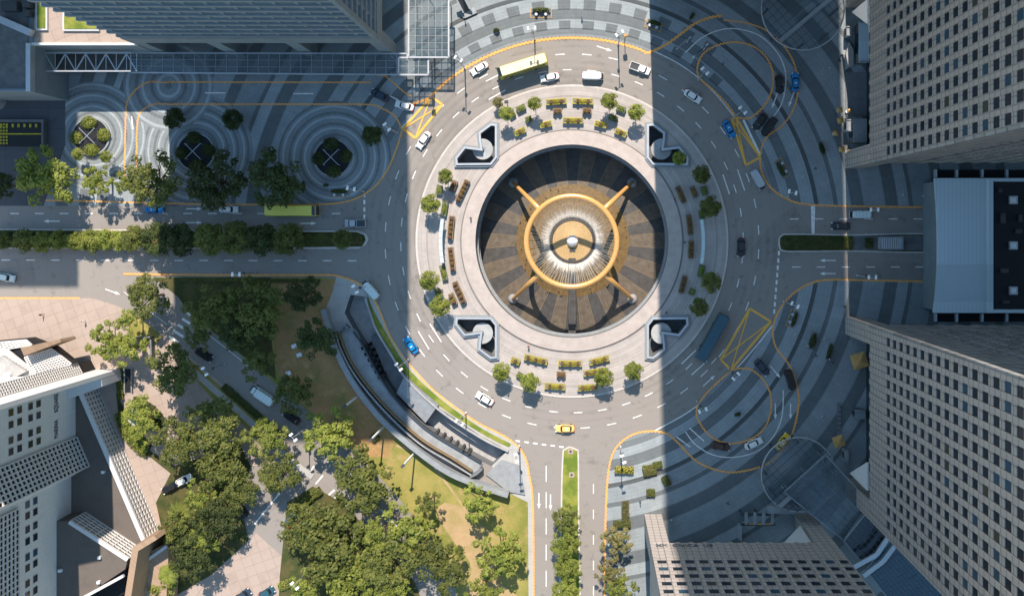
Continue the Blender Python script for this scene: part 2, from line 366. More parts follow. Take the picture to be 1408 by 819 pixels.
m, q, b = newmat('water_sheet', .5); X, Y, Z = q.pos(); ddx = q.m('SUBTRACT', X, FX); ddy = q.m('SUBTRACT', Y, FY); rr_ = q.m('SQRT', q.m('ADD', q.m('MULTIPLY', ddx, ddx), q.m('MULTIPLY', ddy, ddy)))
cb = q.n.nodes.new('ShaderNodeCombineXYZ'); q._set(cb.inputs[0], q.m('MULTIPLY', q.m('ARCTAN2', ddy, ddx), 30.0)); q._set(cb.inputs[1], q.m('MULTIPLY', rr_, .35))
stk = q.ramp(q.noise(1.0, 5, cb.outputs[0], .7), [(.44, 0.0), (.66, 1.0)])
fal = q.ramp(q.m('DIVIDE', rr_, 12.0), [(.45, .0), (.51, .85), (.60, .62), (.68, .26), (.85, .10)])
clump = q.m('ADD', .55, q.m('MULTIPLY', q.noise(1.3, 4), .8))
al = q.m('MINIMUM', q.m('MULTIPLY', q.m('MULTIPLY', q.m('ADD', q.m('MULTIPLY', stk, .75), q.ramp(rr_ if False else q.m('DIVIDE', rr_, 12.0), [(.5, .55), (.66, .10), (.8, .02)])), fal), clump), 1.0)
b.inputs['Base Color'].default_value = (.80, .76, .68, 1); q._set(b.inputs['Alpha'], al)

leafmat('leaf_olive', (.20, .15, .045), (.32, .25, .06)); mat('shelter_glass', (.50, .60, .60), .3, .08, 1.0)
# ================================================================ THE GROUND
FCX, FCY = 786.5, 331.5
WELL = [(657, 182), (674.7, 168.7), (685.7, 170), (685.7, 218), (677, 229), (626, 229.5), (625, 217), (638.5, 200), (659, 202.7), (657.5, 192)]
def mir(pts, mx, my): 
    p = [((2 * FCX - x) if mx else x, (2 * FCY - y) if my else y) for x, y in pts]
    return p[::-1] if mx != my else p
PIT = [(503, 408), (511, 432), (520, 453), (541, 488), (559, 517), (605, 561), (662, 599), (699, 618), (676, 640), (664, 634), (640, 621), (600, 597), (576, 579), (545, 548), (520, 512), (500, 474), (486, 452), (474, 430), (482, 405)]
BASIN = circ(FCX, FCY, 133, 96)
big = [(-900, -900), (2300, -900), (2300, 1700), (-900, 1700)]
struct(flat('ground', big, -.012, 'asphalt', [circ(FCX, FCY, 205, 96), PIT]))
struct(flat('road', [(-400, -300), (1800, -300), (1800, 1100), (-400, 1100)], 0, 'asphalt', [circ(FCX, FCY, 205, 96), PIT]))
# promenade ring round the fountain
wells = [mir(WELL, a, b_) for a in (0, 1) for b_ in (0, 1)]
bm = bmesh.new()
for poly in (circ(FCX, FCY, 215, 128), circ(FCX, FCY, 144, 96), *wells):
    vs = [bm.verts.new((*G(*p), .14)) for p in poly]
    for i in range(len(vs)): bm.edges.new((vs[i - 1], vs[i]))
bmesh.ops.triangle_fill(bm, use_beauty=True, use_dissolve=False, edges=bm.edges[:], normal=(0, 0, 1))
me = bpy.data.meshes.new('promenade'); bm.to_mesh(me); bm.free(); me.materials.append(MATS['promenade_granite']); o = bpy.data.objects.new('promenade', me); COL.objects.link(o); struct(o)
mb = MB(); mb.lathe([(215 / S, 0), (215 / S, .15), (213 / S, .15)], G(FCX, FCY), 128); mb.lathe([(205 / S, -.02), (205 / S, .1)], G(FCX, FCY), 96)
struct(mb.build('promenade_kerb', 'kerb_stone'))
# plazas
arcN = [(FCX + 281.5 * math.cos(R(a)), FCY + 281.5 * math.sin(R(a))) for a in range(-132, -66, 2)]
NORTH = [(-300, 283), (380, 283), (440, 282), (475, 279), (500, 270), (520, 253), (535, 230), (545, 205), (553, 180), (575, 158)] + arcN + \
        [(915, 78), (935, 88), (960, 106), (985, 130), (1011, 161), (1030, 190), (1045, 216), (1048, 236), (1060, 257), (1084, 274), (1115, 282), (1700, 286), (1700, -290), (-300, -290)]
struct(slab('plaza', NORTH, -.01, .06, 'plaza_paving'))
SOUTH = [(1700, 389), (1282, 388), (1200, 386), (1140, 385), (1113, 391), (1090, 405), (1073, 425), (1064, 443), (1035, 478), (1004, 512), (978, 540), (945, 566), (900, 591), (872, 596), (850, 611), (838, 640), (834, 690), (832, 1000), (1700, 1000)]
struct(slab('plaza', SOUTH, -.01, .06, 'plaza_paving'))
NEISL = smooth_path([(1011.5, 161), (999, 143), (978, 122), (962, 108), (958.5, 94), (967, 74), (988.5, 62), (1013, 58.5), (1038, 65.5), (1056, 83), (1063, 106), (1059, 131), (1045, 152), (1027, 163.5), (1011.5, 161)])
SEISL = smooth_path([(1006, 508), (1027, 506), (1045, 517), (1057.5, 536), (1060, 561), (1052, 586), (1034.5, 602), (1006, 609), (981, 602), (964, 584), (957, 566), (962, 552), (978, 533), (1006, 508)])
for isl in (NEISL, SEISL):
    struct(slab('traffic_island', isl[:-1], .0, .17, 'plaza_paving'))
# south-west paving, lawns, paths
SWP = [(-300, 409), (80, 409), (128, 410), (160, 420), (190, 434), (228, 462), (300, 522), (360, 574), (396, 612), (372, 640), (345, 640), (330, 690), (342, 742), (290, 790), (262, 830), (230, 1000), (-300, 1000)]
struct(slab('pavement', SWP, -.01, .1, 'pink_paving'))
LAWN = [(215, 381), (440, 381), (463, 384), (470, 400), (446, 430), (455, 470), (480, 522), (521, 572), (565, 612), (613, 646), (657, 667), (706, 680), (727, 680), (731, 1000), (648, 1000), (625, 790), (590, 735), (545, 680), (500, 630), (456, 590), (400, 545), (340, 495), (262, 432), (245, 408)]
struct(slab('lawn', LAWN, -.01, .08, 'lawn'))
struct(flat('soil', [(373.2, 382), (462, 386), (469, 400), (447, 430), (452, 446), (457, 478), (480, 524), (518, 570), (545, 598), (535, 628), (500, 628), (456, 588), (400, 543), (375, 500), (380, 450)], .086, 'bare_soil'))
struct(flat('soil', [(212, 381.5), (373, 381.5), (374, 470), (380, 522), (340, 493), (262, 431), (245, 408)], .086, 'shrub_ground'))
struct(flat('sand_patch', smooth_path([(612, 690), (640, 700), (668, 738), (700, 760), (690, 800), (720, 830), (640, 840), (648, 780), (625, 745), (600, 705), (612, 690)])[:-1], .087, 'dry_sand'))
mb = MB(); ribbon(mb, smooth_path([(545, 612), (585, 628), (615, 665), (650, 712), (690, 745)]), 3.2, .090); struct(mb.build('path', 'dry_sand'))
# strip between west road and ramp / south road corner paving
STRIP = [(463, 379), (490, 387), (505, 400), (520, 422), (538, 463), (560, 496), (597, 536), (652, 577), (699, 602), (721, 624), (729, 654), (734, 700), (735, 1000), (728, 1000), (726, 690), (706, 680), (676, 640), (699, 618), (662, 599), (605, 561), (559, 517), (541, 488), (520, 453), (511, 432), (503, 408), (482, 405), (474, 430), (486, 452), (470, 462), (455, 450), (446, 430), (458, 400)]
struct(slab('pavement', STRIP, -.01, .12, 'concrete_slabs'))
struct(slab('verge', smooth_path([(505, 404), (513, 425), (528, 452), (548, 487), (566, 511), (606, 548), (660, 587), (703, 610), (700, 614), (662, 595), (604, 557), (558, 514), (539, 484), (518, 450), (509, 430)])[:], .1, .2, 'verge_grass'))
# sidewalk south of the diagonal road with hedge ground
struct(slab('verge', [(258, 492), (300, 528), (360, 580), (396, 617), (388, 626), (340, 588), (290, 545), (268, 520)], .09, .16, 'lawn'))
mb = MB(); ribbon(mb, smooth_path([(262, 506), (300, 540), (345, 580), (400, 632), (430, 655)]), 8.5, .165); struct(mb.build('path', 'concrete_slabs'))
struct(slab('planting_bed', [(160, 540), (176, 570), (195, 612), (240, 640), (330, 610), (345, 640), (330, 690), (342, 742), (290, 790), (240, 819), (205, 819), (230, 760), (215, 690), (235, 650), (200, 622), (165, 580)], .09, .2, 'shrub_ground'))
struct(slab('planting_bed', [(395, 690), (430, 668), (470, 690), (520, 742), (570, 800), (610, 900), (380, 900), (385, 790)], -.01, .14, 'shrub_ground'))
struct(slab('verge', [(172, 428), (196, 440), (224, 462), (214, 474), (180, 462)], .09, .15, 'lawn'))
# service yard and west edge
struct(slab('service_yard', [(-300, 120), (90, 120), (90, 200), (60, 283), (-300, 283)], .05, .075, 'service_yard'))
# medians
def median(pts, material, lab=None):
    p = smooth_path(pts + [pts[0]], 3)[:-1]
    struct(slab('median', p, -.01, .16, 'kerb_stone'))
    c = (sum(x for x, y in p) / len(p), sum(y for x, y in p) / len(p))
    inner = []
    n = len(p)
    for i in range(n):
        a = p[i - 1]; b_ = p[(i + 1) % n]; d = (b_[0] - a[0], b_[1] - a[1]); l = math.hypot(*d) or 1
        nx, ny = -d[1] / l, d[0] / l
        if nx * (c[0] - p[i][0]) + ny * (c[1] - p[i][1]) < 0: nx, ny = -nx, -ny
        inner.append((p[i][0] + nx * 2, p[i][1] + ny * 2))
    struct(slab('verge', inner, .1, .19, material))
median([(783, 613), (776, 617), (773, 626), (771, 700), (770, 900), (797, 900), (796.5, 700), (796, 626), (793, 617)][::1], 'verge_grass')
median([(1078, 321), (1071, 326), (1071, 340), (1078, 346), (1110, 346.5), (1168, 346), (1290, 346), (1290, 322), (1168, 322), (1110, 321)], 'shrub_ground')
p = [(-60, 314), (400, 317), (492, 317), (503, 321), (507, 328), (503, 337), (492, 342), (400, 342), (-60, 342)]
struct(slab('median', p, -.01, .14, 'kerb_stone')); struct(slab('verge', [(-60, 316), (400, 319), (490, 319), (501, 323), (503, 330), (498, 339), (400, 340), (-60, 340)], .1, .18, 'shrub_ground'))
struct(flat('median_paving', [(1172, 324), (1288, 324), (1288, 344), (1172, 344)], .196, 'dark_concrete'))

# ================================================================ ROAD MARKINGS
ZM = .006
def zig(name, pts, z, wpx=1.5, amp=.85, wl=5.5, material='yellow_paint', closed=False):
    wpx *= 1.6; amp *= 1.3
    sp = smooth_path(pts, 1.3); out = []; s = 0
    for i, p in enumerate(sp):
        if i: s += math.dist(sp[i - 1], p)
        a = sp[max(i - 1, 0)]; b_ = sp[min(i + 1, len(sp) - 1)]; l = math.dist(a, b_) or 1
        t = (s / wl) % 1; d = amp * (4 * abs(t - .5) - 1)
        out.append((p[0] - (b_[1] - a[1]) / l * d, p[1] + (b_[0] - a[0]) / l * d))
    mb = MB(); ribbon(mb, out, wpx, z); return struct(mb.build(name, material))
ZR = .008; ZP = .068
zig('kerb_marking', [(568, 143), (577, 140), (590, 134)] + [(p[0] + (FCX - p[0]) * .008, p[1] + (FCY - p[1]) * .008) for p in arcN[2:]] + [(915, 62), (935, 48), (955, 33), (975, 25), (992, 22)], .07, 1.9)
for pts in ([(568, 133), (556, 127), (543, 116), (530, 105), (521, 104)], [(510, 113.5), (420, 113.5), (232, 113), (206, 113), (190, 121), (178, 135), (173.5, 150), (172, 205), (171, 250)], [(553, 178), (543, 160), (525, 149), (505, 144), (420, 143.5), (240, 143.5), (215, 143), (200, 149), (190, 163), (188, 205), (189, 240)]):
    zig('kerb_marking', pts, ZP, 1.15, .65, 4.6)
zig('kerb_marking', [(553, 179), (545, 205), (533, 233), (517, 255), (496, 270), (472, 278), (440, 281), (380, 281.5), (300, 281), (200, 279), (98, 276), (0, 275)], .072, 1.3, .35, 4)
zig('kerb_marking', [(170, 376.5), (300, 378), (430, 378), (463, 379), (490, 388), (505, 399), (519, 420), (537, 463), (559, 496), (596, 536), (651, 577), (698, 602), (720, 624), (728, 654), (733, 700), (734, 860)], .13, 1.5, .5, 4.6)
zig('kerb_marking', [(-60, 409.5), (80, 409.5), (110, 409.5)], .11, 1.3, .2)
zig('kerb_marking', [(1045, 216), (1047, 236), (1059, 257), (1083, 274), (1115, 281.5), (1200, 284), (1284, 285)], .072, 1.4, .6, 5)
zig('kerb_marking', [(1284, 387), (1200, 385.5), (1140, 384.5), (1113, 390), (1090, 404), (1072, 425), (1063, 450), (1066, 475), (1082, 497), (1091, 515), (1098, 545), (1095, 575), (1085, 605), (1065, 630), (1040, 643), (1000, 648.5), (960, 635), (932, 608), (915, 595), (890, 592.5), (866, 599), (846, 617), (837, 645), (833.5, 690), (831.5, 770), (831, 860)], .075, 1.4, .7, 5)
zig('kerb_marking', NEISL[::3] + [NEISL[-1]], .18, 1.3, .7, 5); zig('kerb_marking', SEISL[::3] + [SEISL[-1]], .18, 1.3, .7, 5)
zig('kerb_marking', [(995, 28), (1030, 33), (1058, 45), (1078, 64), (1092, 88), (1098, 118), (1091, 150), (1076, 172), (1056, 187), (1048, 200), (1046, 214)], ZP, 1.2, .5, 5)

def quadbox(c, z=ZR, wd=3.2):
    mb = MB()
    for a, b_ in zip(c, c[1:] + c[:1]): ribbon(mb, [a, b_], wd, z)
    ribbon(mb, [c[0], c[2]], 1.8, z + .004); ribbon(mb, [c[1], c[3]], 1.8, z + .008); struct(mb.build('box_marking', 'box_yellow'))
quadbox([(593, 133), (608, 144), (571, 190), (554, 177)], .082); quadbox([(1006, 164), (1025.5, 227), (1045, 216.5), (1012, 162)], .082); quadbox([(1031, 424), (1060, 442), (1005, 508), (991, 494)], .082)
mb = MB()
def dash(pts, wpx=1.2, z=ZM): ribbon(mb, pts, wpx, z)
def ringdash(r, a0, step, n, ln, skip=()):
    for k in range(n):
        a = a0 + k * step
        if k in skip: continue
        da = ln / r * 57.3
        dash([(FCX + r * math.cos(R(a + da * t)), FCY + r * math.sin(R(a + da * t))) for t in (0, .5, 1)], 1.3)
ringdash(257, 2.5, 8.2, 44, 13); ringdash(235.5, 4.5, 8.2, 44, 12)
ringdash(214.2, 0, 4, 90, 15.2)          # pale channel beside the kerb
# west carriageways
for x in range(-20, 490, 34):
    if x < 470: dash([(x, 293.5), (x + 12, 293.5)], 1.3)
    dash([(x + 22, 357.5 + x * .002), (x + 34, 357.5 + x * .002)], 1.3)
for x in range(1086, 1290, 34): dash([(x, 301), (x + 12, 301)], 1.3); dash([(x + 3, 367), (x + 15, 367)], 1.3)
for y in range(640, 830, 36): dash([(751, y), (751, y + 22)], 1.2)
for y in range(665, 830, 35): dash([(816, y), (816, y + 13)], 1.2)
for i in range(7): dash([(700 + i * 12 - 3, 604 + i * 1.6), (706 + i * 12 - 3, 604.8 + i * 1.6)], 2.2)
for y in range(265, 310, 10): dash([(501, y), (501, y + 6)], 2.6)
for y in range(345, 432, 10): dash([(1071 - (y - 345) * .08, y), (1071 - (y - 345) * .08, y + 6)], 2.6)
for a, b_ in (((994, 240), (1003, 267)), ((1014, 233), (1024, 262)), ((937, 500), (957, 481)), ((951, 515), (972, 496)), ((575, 455), (590, 480)), ((591, 445), (607, 470)), ((668, 112), (686, 103)), ((672, 137), (695, 124)),
              ((950, 398), (942, 412)), ((1045, 512), (1031, 530)), ((1036, 498), (1055, 480)), ((978, 500), (985, 492))): dash([a, b_], 1.5)
dash(smooth_path([(900, 71), (930, 86), (960, 107), (985, 131), (1009, 160)]), 1.3, .066); dash(smooth_path([(1022, 165), (1045, 213)]), 3.2, .066); dash(smooth_path([(1063, 446), (1036, 480), (1008, 511), (978, 541), (945, 567), (900, 592)]), 1.5, .066)
dash(smooth_path([(942.5, 72.6), (964, 53), (988.5, 42), (1013, 40), (1041.6, 48), (1063, 65.5), (1077, 88.5), (1080.5, 113), (1075, 142), (1063, 161)]), 1.4, .066)
dash(smooth_path([(942.5, 593), (956.6, 611), (981, 625), (1010, 628), (1041.6, 619.6), (1063, 600), (1075, 572), (1077, 536)]), 1.4, .066)
for a, b_ in (((930, 68), (950, 51)), ((952, 80), (974, 60)), ((930, 600), (949, 614)), ((948, 588), (968, 606)), ((568, 160), (552, 176)), ((282, 128), (310, 128)), ((403, 129), (431, 129)), ((181, 160), (183, 178)), ((1120, 281), (1119, 322)), ((536, 132), (552, 140))): dash([a, b_], 1.6, .066)
dash([(1117, 283), (1118, 322)], 4, .006)
# south-west road
dash(smooth_path([(256, 490), (310, 538), (360, 580)]), 1.2); dash(smooth_path([(330, 455), (352, 470), (372, 482), (392, 500)]), 1.2); dash(smooth_path([(270, 447), (310, 478), (350, 510)]), .9)
dash([(280, 430), (300, 447)], 1.2); dash([(170, 401), (230, 446)], .8)
for i in range(6): dash([(232 + i * 6.2, 462 - i * 8.0), (246 + i * 6.2, 471 - i * 8.0)], 3.6)
for i in range(3): dash([(452 + i * 7, 680 + i * 5), (460 + i * 6, 673 + i * 5)], 2.6)
for a, b_ in (((424, 652), (432, 640)), ((434, 665), (444, 653)), ((350, 720), (393, 667)), ((342, 742), (358, 755)), ((524, 700), (548, 726))): dash([a, b_], 2.0)
struct(mb.build('lane_marking', 'white_paint'))
mb = MB()
def arrow(x, y, ang, L=22, z=ZM, sc=1):
    c, s = math.cos(R(ang)), math.sin(R(ang)); T = lambda a, b_: (x + c * a - s * b_, y + s * a + c * b_)
    pts = [T(-L / 2, -.7 * sc), (T(L / 2 - 7 * sc, -.7 * sc)), T(L / 2 - 7 * sc, -2.4 * sc), T(L / 2, 0), T(L / 2 - 7 * sc, 2.4 * sc), T(L / 2 - 7 * sc, .7 * sc), T(-L / 2, .7 * sc)]
    mb.add([(*G(*p), z) for p in pts], [(0, 1, 5, 6), (2, 3, 4)])
for a in ((831, 67, 18), (71, 304, 180), (267, 287, 0), (267, 306, 0), (424, 307, 0), (1138, 358, 180), (1138, 376, 180), (741, 688, 90), (757, 690, 90), (975, 523, -42), (1066, 565, 90), (1087, 565, 90), (1066, 511, 50), (1088, 137, 110), (1065, 139, 110), (940, 60, -40), (963, 70, -40), (155, 401, 20), (325, 463, 215)):
    arrow(*a, 22, .066 if (a[0] > 925 and a[1] < 200) or (1060 < a[0] < 1095 and a[1] > 500) else ZM)
struct(mb.build('arrow_marking', 'white_paint'))

# ================================================================ FOUNTAIN
FZ = -9.5
fx, fy = FX, FY
f = empty('fountain', (fx, fy, 0), 0, 'great bronze ring fountain on four slanted legs in the sunken round basin', 'fountain')
def bf(mb, name, m, parent=f, smooth=False):
    o = mb.build(name, m, parent, smooth); return o
rimo = 151 / S; rimi = 132.5 / S
mb = MB(); mb.lathe([(rimi, .1), (rimi, .55), (rimo, .42), (rimo, .0)], n=96); bf(mb, 'basin_rim', 'pale_granite')
mb = MB(); mb.lathe([(rimi, .12), (rimi + .02, FZ)], n=96); bf(mb, 'basin_wall', 'dark_granite')
mb = MB()
for zz in (-2.6, -5.2): mb.lathe([(rimi, zz), (rimi - .35, zz), (rimi - .35, zz - .25), (rimi, zz - .25)], n=96)
bf(mb, 'basin_ledge', 'grey_granite')
# sloping radial floor slabs alternating dark and warm
NSEC = 36; r_in, r_out = 77 / S * 1.045, rimi + .02
for par, mname in ((0, 'slate_dark'), (1, 'slate_warm')):
    mb = MB()
    for k in range(NSEC):
        if k % 2 != par: continue
        a0 = 2 * math.pi * (k + .5) / NSEC; a1 = 2 * math.pi * (k + 1.5) / NSEC
        n = 4; vs = []
        for j in range(n + 1):
            a = a0 + (a1 - a0) * j / n
            vs += [(r_in * math.cos(a), r_in * math.sin(a), FZ + .9), (r_out * math.cos(a), r_out * math.sin(a), FZ)]
        mb.add(vs, [(2 * j, 2 * j + 1, 2 * j + 3, 2 * j + 2) for j in range(n)])
    bf(mb, 'floor_slabs', mname)
mb = MB()
for k in range(NSEC):
    a = 2 * math.pi * (k + .5) / NSEC; c, s = math.cos(a), math.sin(a)
    mb.bar((r_in * c, r_in * s, FZ + .93), ((r_out - 1.2) * c, (r_out - 1.2) * s, FZ + .09), .13, .08)
bf(mb, 'floor_ribs', 'rib_bronze')
mb = MB(); mb.lathe([(0.01, FZ + 2.0), (4.5, FZ + 1.9), (9, FZ + 1.55), (r_in, FZ + .92), (r_in, FZ + .7)], n=96); bf(mb, 'golden_floor', 'floor_gold')
mb = MB()
rnd = random.Random(3)
for k in range(90):
    a = rnd.random() * 6.283; rr = rnd.uniform(9.5, 14.0); mb.obox((rr * math.cos(a), rr * math.sin(a)), (math.cos(a), math.sin(a)), .09, .09, FZ + .9, FZ + 1.6)
bf(mb, 'floor_nozzles', 'rib_bronze')['kind'] = 'stuff'
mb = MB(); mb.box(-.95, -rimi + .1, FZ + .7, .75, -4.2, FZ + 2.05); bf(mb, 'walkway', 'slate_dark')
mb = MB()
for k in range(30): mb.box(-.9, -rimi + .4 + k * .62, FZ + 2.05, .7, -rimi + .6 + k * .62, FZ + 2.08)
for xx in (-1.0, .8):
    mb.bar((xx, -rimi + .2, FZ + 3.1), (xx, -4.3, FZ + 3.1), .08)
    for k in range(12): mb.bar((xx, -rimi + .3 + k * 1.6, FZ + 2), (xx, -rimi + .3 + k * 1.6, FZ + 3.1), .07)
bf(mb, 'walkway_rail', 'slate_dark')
# central drum and disc
mb = MB(); mb.lathe([(5.6, FZ + 1.2), (5.6, FZ + 2.1), (5.0, FZ + 2.2), (4.9, FZ + 2.1), (4.9, FZ + 1.6)], n=64); bf(mb, 'drum', 'slate_dark', smooth=False)
mb = MB(); mb.lathe([(4.92, FZ + 2.0), (4.2, FZ + 2.08), (2.2, FZ + 2.3), (1.2, FZ + 2.6), (.01, FZ + 2.6)], n=64); disc = bf(mb, 'disc', 'pale_gold', smooth=True)
for k in range(24):
    mb = MB(); a = 2 * math.pi * k / 24; mb.obox((5.55 * math.cos(a), 5.55 * math.sin(a)), (math.cos(a), math.sin(a)), .3, .26, FZ + 1.4, FZ + 2.15)
    bf(mb, 'drum_block', 'slate_dark')
mb = MB(); mb.lathe([(1.35, FZ + 2.5), (1.45, FZ + 2.9), (1.25, FZ + 3.6), (.7, FZ + 4.2), (.2, FZ + 4.5), (.01, FZ + 4.55)], n=32); bf(mb, 'water_dome', 'lamp_white', smooth=True)
mb = MB(); mb.box(-.7, -2.5, FZ + 2.2, .7, -1.9, FZ + 2.6); bf(mb, 'access_hatch', 'dark_metal')
# the ring
RZ = 4.8; k_ = H / (H - RZ); RR = 62.3 / S / k_; rt = .63
mb = MB(); n1, n2 = 96, 20; vs = []
for i in range(n1):
    a = 2 * math.pi * i / n1
    for j in range(n2):
        t = 2 * math.pi * j / n2; rr = RR + rt * 1.0 * math.cos(t); vs.append((rr * math.cos(a), rr * math.sin(a), RZ + rt * .9 * math.sin(t)))
mb.add(vs, [(i * n2 + j, ((i + 1) % n1) * n2 + j, ((i + 1) % n1) * n2 + (j + 1) % n2, i * n2 + (j + 1) % n2) for i in range(n1) for j in range(n2)])
ring = bf(mb, 'ring', 'gold', smooth=True)
for sx, sy in ((-1, 1), (1, 1), (-1, -1), (1, -1)):
    u = .7071; mb = MB()
    foot = (sx * 14.75, sy * 14.4, FZ + 1.0); top = (sx * RR * u * .99, sy * RR * u * .99, RZ - .2)
    mid = tuple((a + b_) / 2 for a, b_ in zip(foot, top))
    mb.tube([foot, (foot[0] * .97, foot[1] * .97, FZ + 1.9), mid, top], [.34, .42, .54, .62], 14)
    bf(mb, 'leg', 'gold', smooth=True)
    mb = MB(); mb.lathe([(1.25, -.2), (1.25, .25), (.95, .7), (.5, 1.0), (.01, 1.1)], n=20)
    ft = bf(mb, 'foot', 'grey_granite', smooth=True); ft.location = (foot[0], foot[1], FZ + .1)
# water: inward jets from the ring, falling to the drum, and the white curtain
mb = MB(); mt = MB(); rnd = random.Random(5)
for k in range(90):
    a = 2 * math.pi * (k + rnd.random() * .6) / 90; c, s = math.cos(a), math.sin(a)
    re = rnd.uniform(6.6, 7.5); r0 = RR - .6; pts = []
    for j in range(6):
        t = j / 5; rr = r0 + (re - r0) * t; z = RZ - .1 - (RZ - (FZ + 2.2)) * t ** 2.1; pts.append((rr * c, rr * s, z))
    for p, p2 in zip(pts, pts[1:]): mb.bar(p, p2, .04, .04)
bf(mb, 'water_jets', 'water_spray')
mb = MB(); mb.lathe([(5.65, FZ + 2.35), (6.3, FZ + 2.9), (7.2, FZ + 3.3), (8.2, FZ + 5.2), (9.2, FZ + 8.8), (RR - .45, RZ - .3)], n=160); bf(mb, 'water_curtain', 'water_sheet', smooth=True)
mb = MB(); mb.lathe([(5.65, FZ + 2.2), (7.0, FZ + 2.1), (8.8, FZ + 1.95), (9.4, FZ + 1.8)], n=96); bf(mb, 'foam', 'water_sheet')

# ================================================================ SPIRAL STAIR WELLS
names = {(0, 0): 'north-west', (1, 0): 'north-east', (0, 1): 'south-west', (1, 1): 'south-east'}
for (mx, my), nm in names.items():
    out = mir(WELL, mx, my); gp = [G(*p) for p in out]; cxg = sum(p[0] for p in gp) / len(gp); cyg = sum(p[1] for p in gp) / len(gp)
    o = empty('stair_well', (cxg, cyg, .14), 0, f'sunken stair well with spiral steps and thick parapet, {nm} of the fountain basin', 'stair well', 'stair wells around the fountain')
    loc = [(p[0] - cxg, p[1] - cyg) for p in gp]; n = len(loc)
    ar = sum(loc[i][0] * loc[(i + 1) % n][1] - loc[(i + 1) % n][0] * loc[i][1] for i in range(n))
    if ar < 0: loc = loc[::-1]
    def inset(poly, d):
        res = []
        for i in range(len(poly)):
            a, b_, c = Vector(poly[i - 1]), Vector(poly[i]), Vector(poly[(i + 1) % len(poly)])
            n1_ = Vector((-(b_ - a).y, (b_ - a).x)).normalized(); n2_ = Vector((-(c - b_).y, (c - b_).x)).normalized()
            bis = (n1_ + n2_); bis = bis / max(bis.dot(n1_), .45); res.append(tuple(b_ + bis * d))
        return res
    def ringwall(mb, po, pi_, z0, z1):
        n = len(po); vs = [(*p, z0) for p in po] + [(*p, z1) for p in po] + [(*p, z1) for p in pi_] + [(*p, z0) for p in pi_]
        fs = []
        for i in range(n):
            j = (i + 1) % n
            for a in range(4):
                b_ = (a + 1) % 4; fs.append((a * n + i, a * n + j, b_ * n + j, b_ * n + i))
        mb.add(vs, fs)
    mb = MB(); ringwall(mb, inset(loc, -.15), inset(loc, .32), -.1, .6); mb.build('plinth', 'rim_blue_grey', o)
    mb = MB(); ringwall(mb, inset(loc, .32), inset(loc, .78), -.1, 1.0); mb.build('parapet', 'steel', o)
    mb = MB(); i5 = inset(loc, .8); 
    vs = [(*p, .3) for p in i5] + [(*p, -9) for p in i5]; mb.add(vs, [(i, (i + 1) % n, n + (i + 1) % n, n + i) for i in range(n)])
    mb.build('shaft_wall', 'dark_granite', o)
    mb = MB(); mb.prism(i5, -4.2, -4); mb.build('shaft_floor', 'dark_concrete', o)
    sc = mir([(663.5, 205)], mx, my)[0]; g = G(*sc); lx, ly = g[0] - cxg, g[1] - cyg
    # helical steps
    sgn = 1 if mx == my else -1
    st = math.atan2(-(1 if my == 0 else -1) * -1, (-1 if mx == 0 else 1))
    mb = MB(); ns_ = 26
    for k in range(ns_):
        base = math.atan2((1 if my == 0 else -1), (-1 if mx == 0 else 1)) - sgn * R(20)
        a0 = base - sgn * 2 * math.pi * .86 * k / ns_; a1 = base - sgn * 2 * math.pi * .86 * (k + 1.04) / ns_; z = .12 - k * .04
        vs = []
        for zz in (z - .4, z):
            for rr, a in ((.35, a0), (2.45, a0), (2.45, (a0 + a1) / 2), (2.45, a1), (.35, a1)): vs.append((lx + rr * math.cos(a), ly + rr * math.sin(a), zz))
        mb.add(vs, [(0, 1, 2, 3, 4), (9, 8, 7, 6, 5), (0, 5, 6, 1), (1, 6, 7, 2), (2, 7, 8, 3), (3, 8, 9, 4), (4, 9, 5, 0)])
    mb.build('spiral_steps', 'stair_stone', o)
    mb = MB(); mb.lathe([(.34, -9), (.34, .2), (.01, .2)], (lx, ly), 12); mb.build('newel', 'dark_granite', o)

struct(flat('forecourt', [(342, 745), (352, 732), (392, 768), (386, 800), (378, 1000), (230, 1000), (262, 830), (290, 790)], .016, 'pink_paving'))
# ================================================================ OFFICE TOWERS
def pane_mesh(w_, h_, material):
    me = bpy.data.meshes.new('window'); mb = MB(); mb.box(-w_ / 2, -.06, -h_ / 2, w_ / 2, .06, h_ / 2)
    me.from_pydata(mb.v, [], mb.f); me.materials.append(MATS[material]); me.update(); return me
def to_px(p):
    k = H / (H - p[2]); return (808 + (p[0] - CX) * S * k, 314 - (p[1] - CY) * S * k)
def grid_face(mb, o0, u, n, L, wins, zs, ztop, zc, ww, wh, dep=.55, e0=0, e1=0):
    """piers and spandrels standing in front of the recessed wall. o0 corner on the outer plane, u along, n outward"""
    o0 = Vector((*o0, 0)); u = Vector((*u, 0)); n = Vector((*n, 0))
    def bx(a0, a1, z0, z1, d0, d1):
        ps = [o0 + u * a + n * d for a, d in ((a0, d0), (a1, d0), (a1, d1), (a0, d1))]
        mb.add([(p.x, p.y, z0) for p in ps] + [(p.x, p.y, z1) for p in ps], [(0, 1, 2, 3)[::-1], (4, 5, 6, 7), (0, 1, 5, 4), (1, 2, 6, 5), (2, 3, 7, 6), (3, 0, 4, 7)])
    edges = [e0] + [x for c in wins for x in (c - ww / 2, c + ww / 2)] + [L - e1]
    for a0, a1 in zip(edges[::2], edges[1::2]): bx(a0, a1, zs, ztop, -dep, 0)
    zs2 = [zs] + [x for c in zc for x in (c - wh / 2, c + wh / 2)] + [ztop]
    for c in wins:
        for z0, z1 in zip(zs2[::2], zs2[1::2]): bx(c - ww / 2 - .01, c + ww / 2 + .01, z0, z1, -dep, -.16)
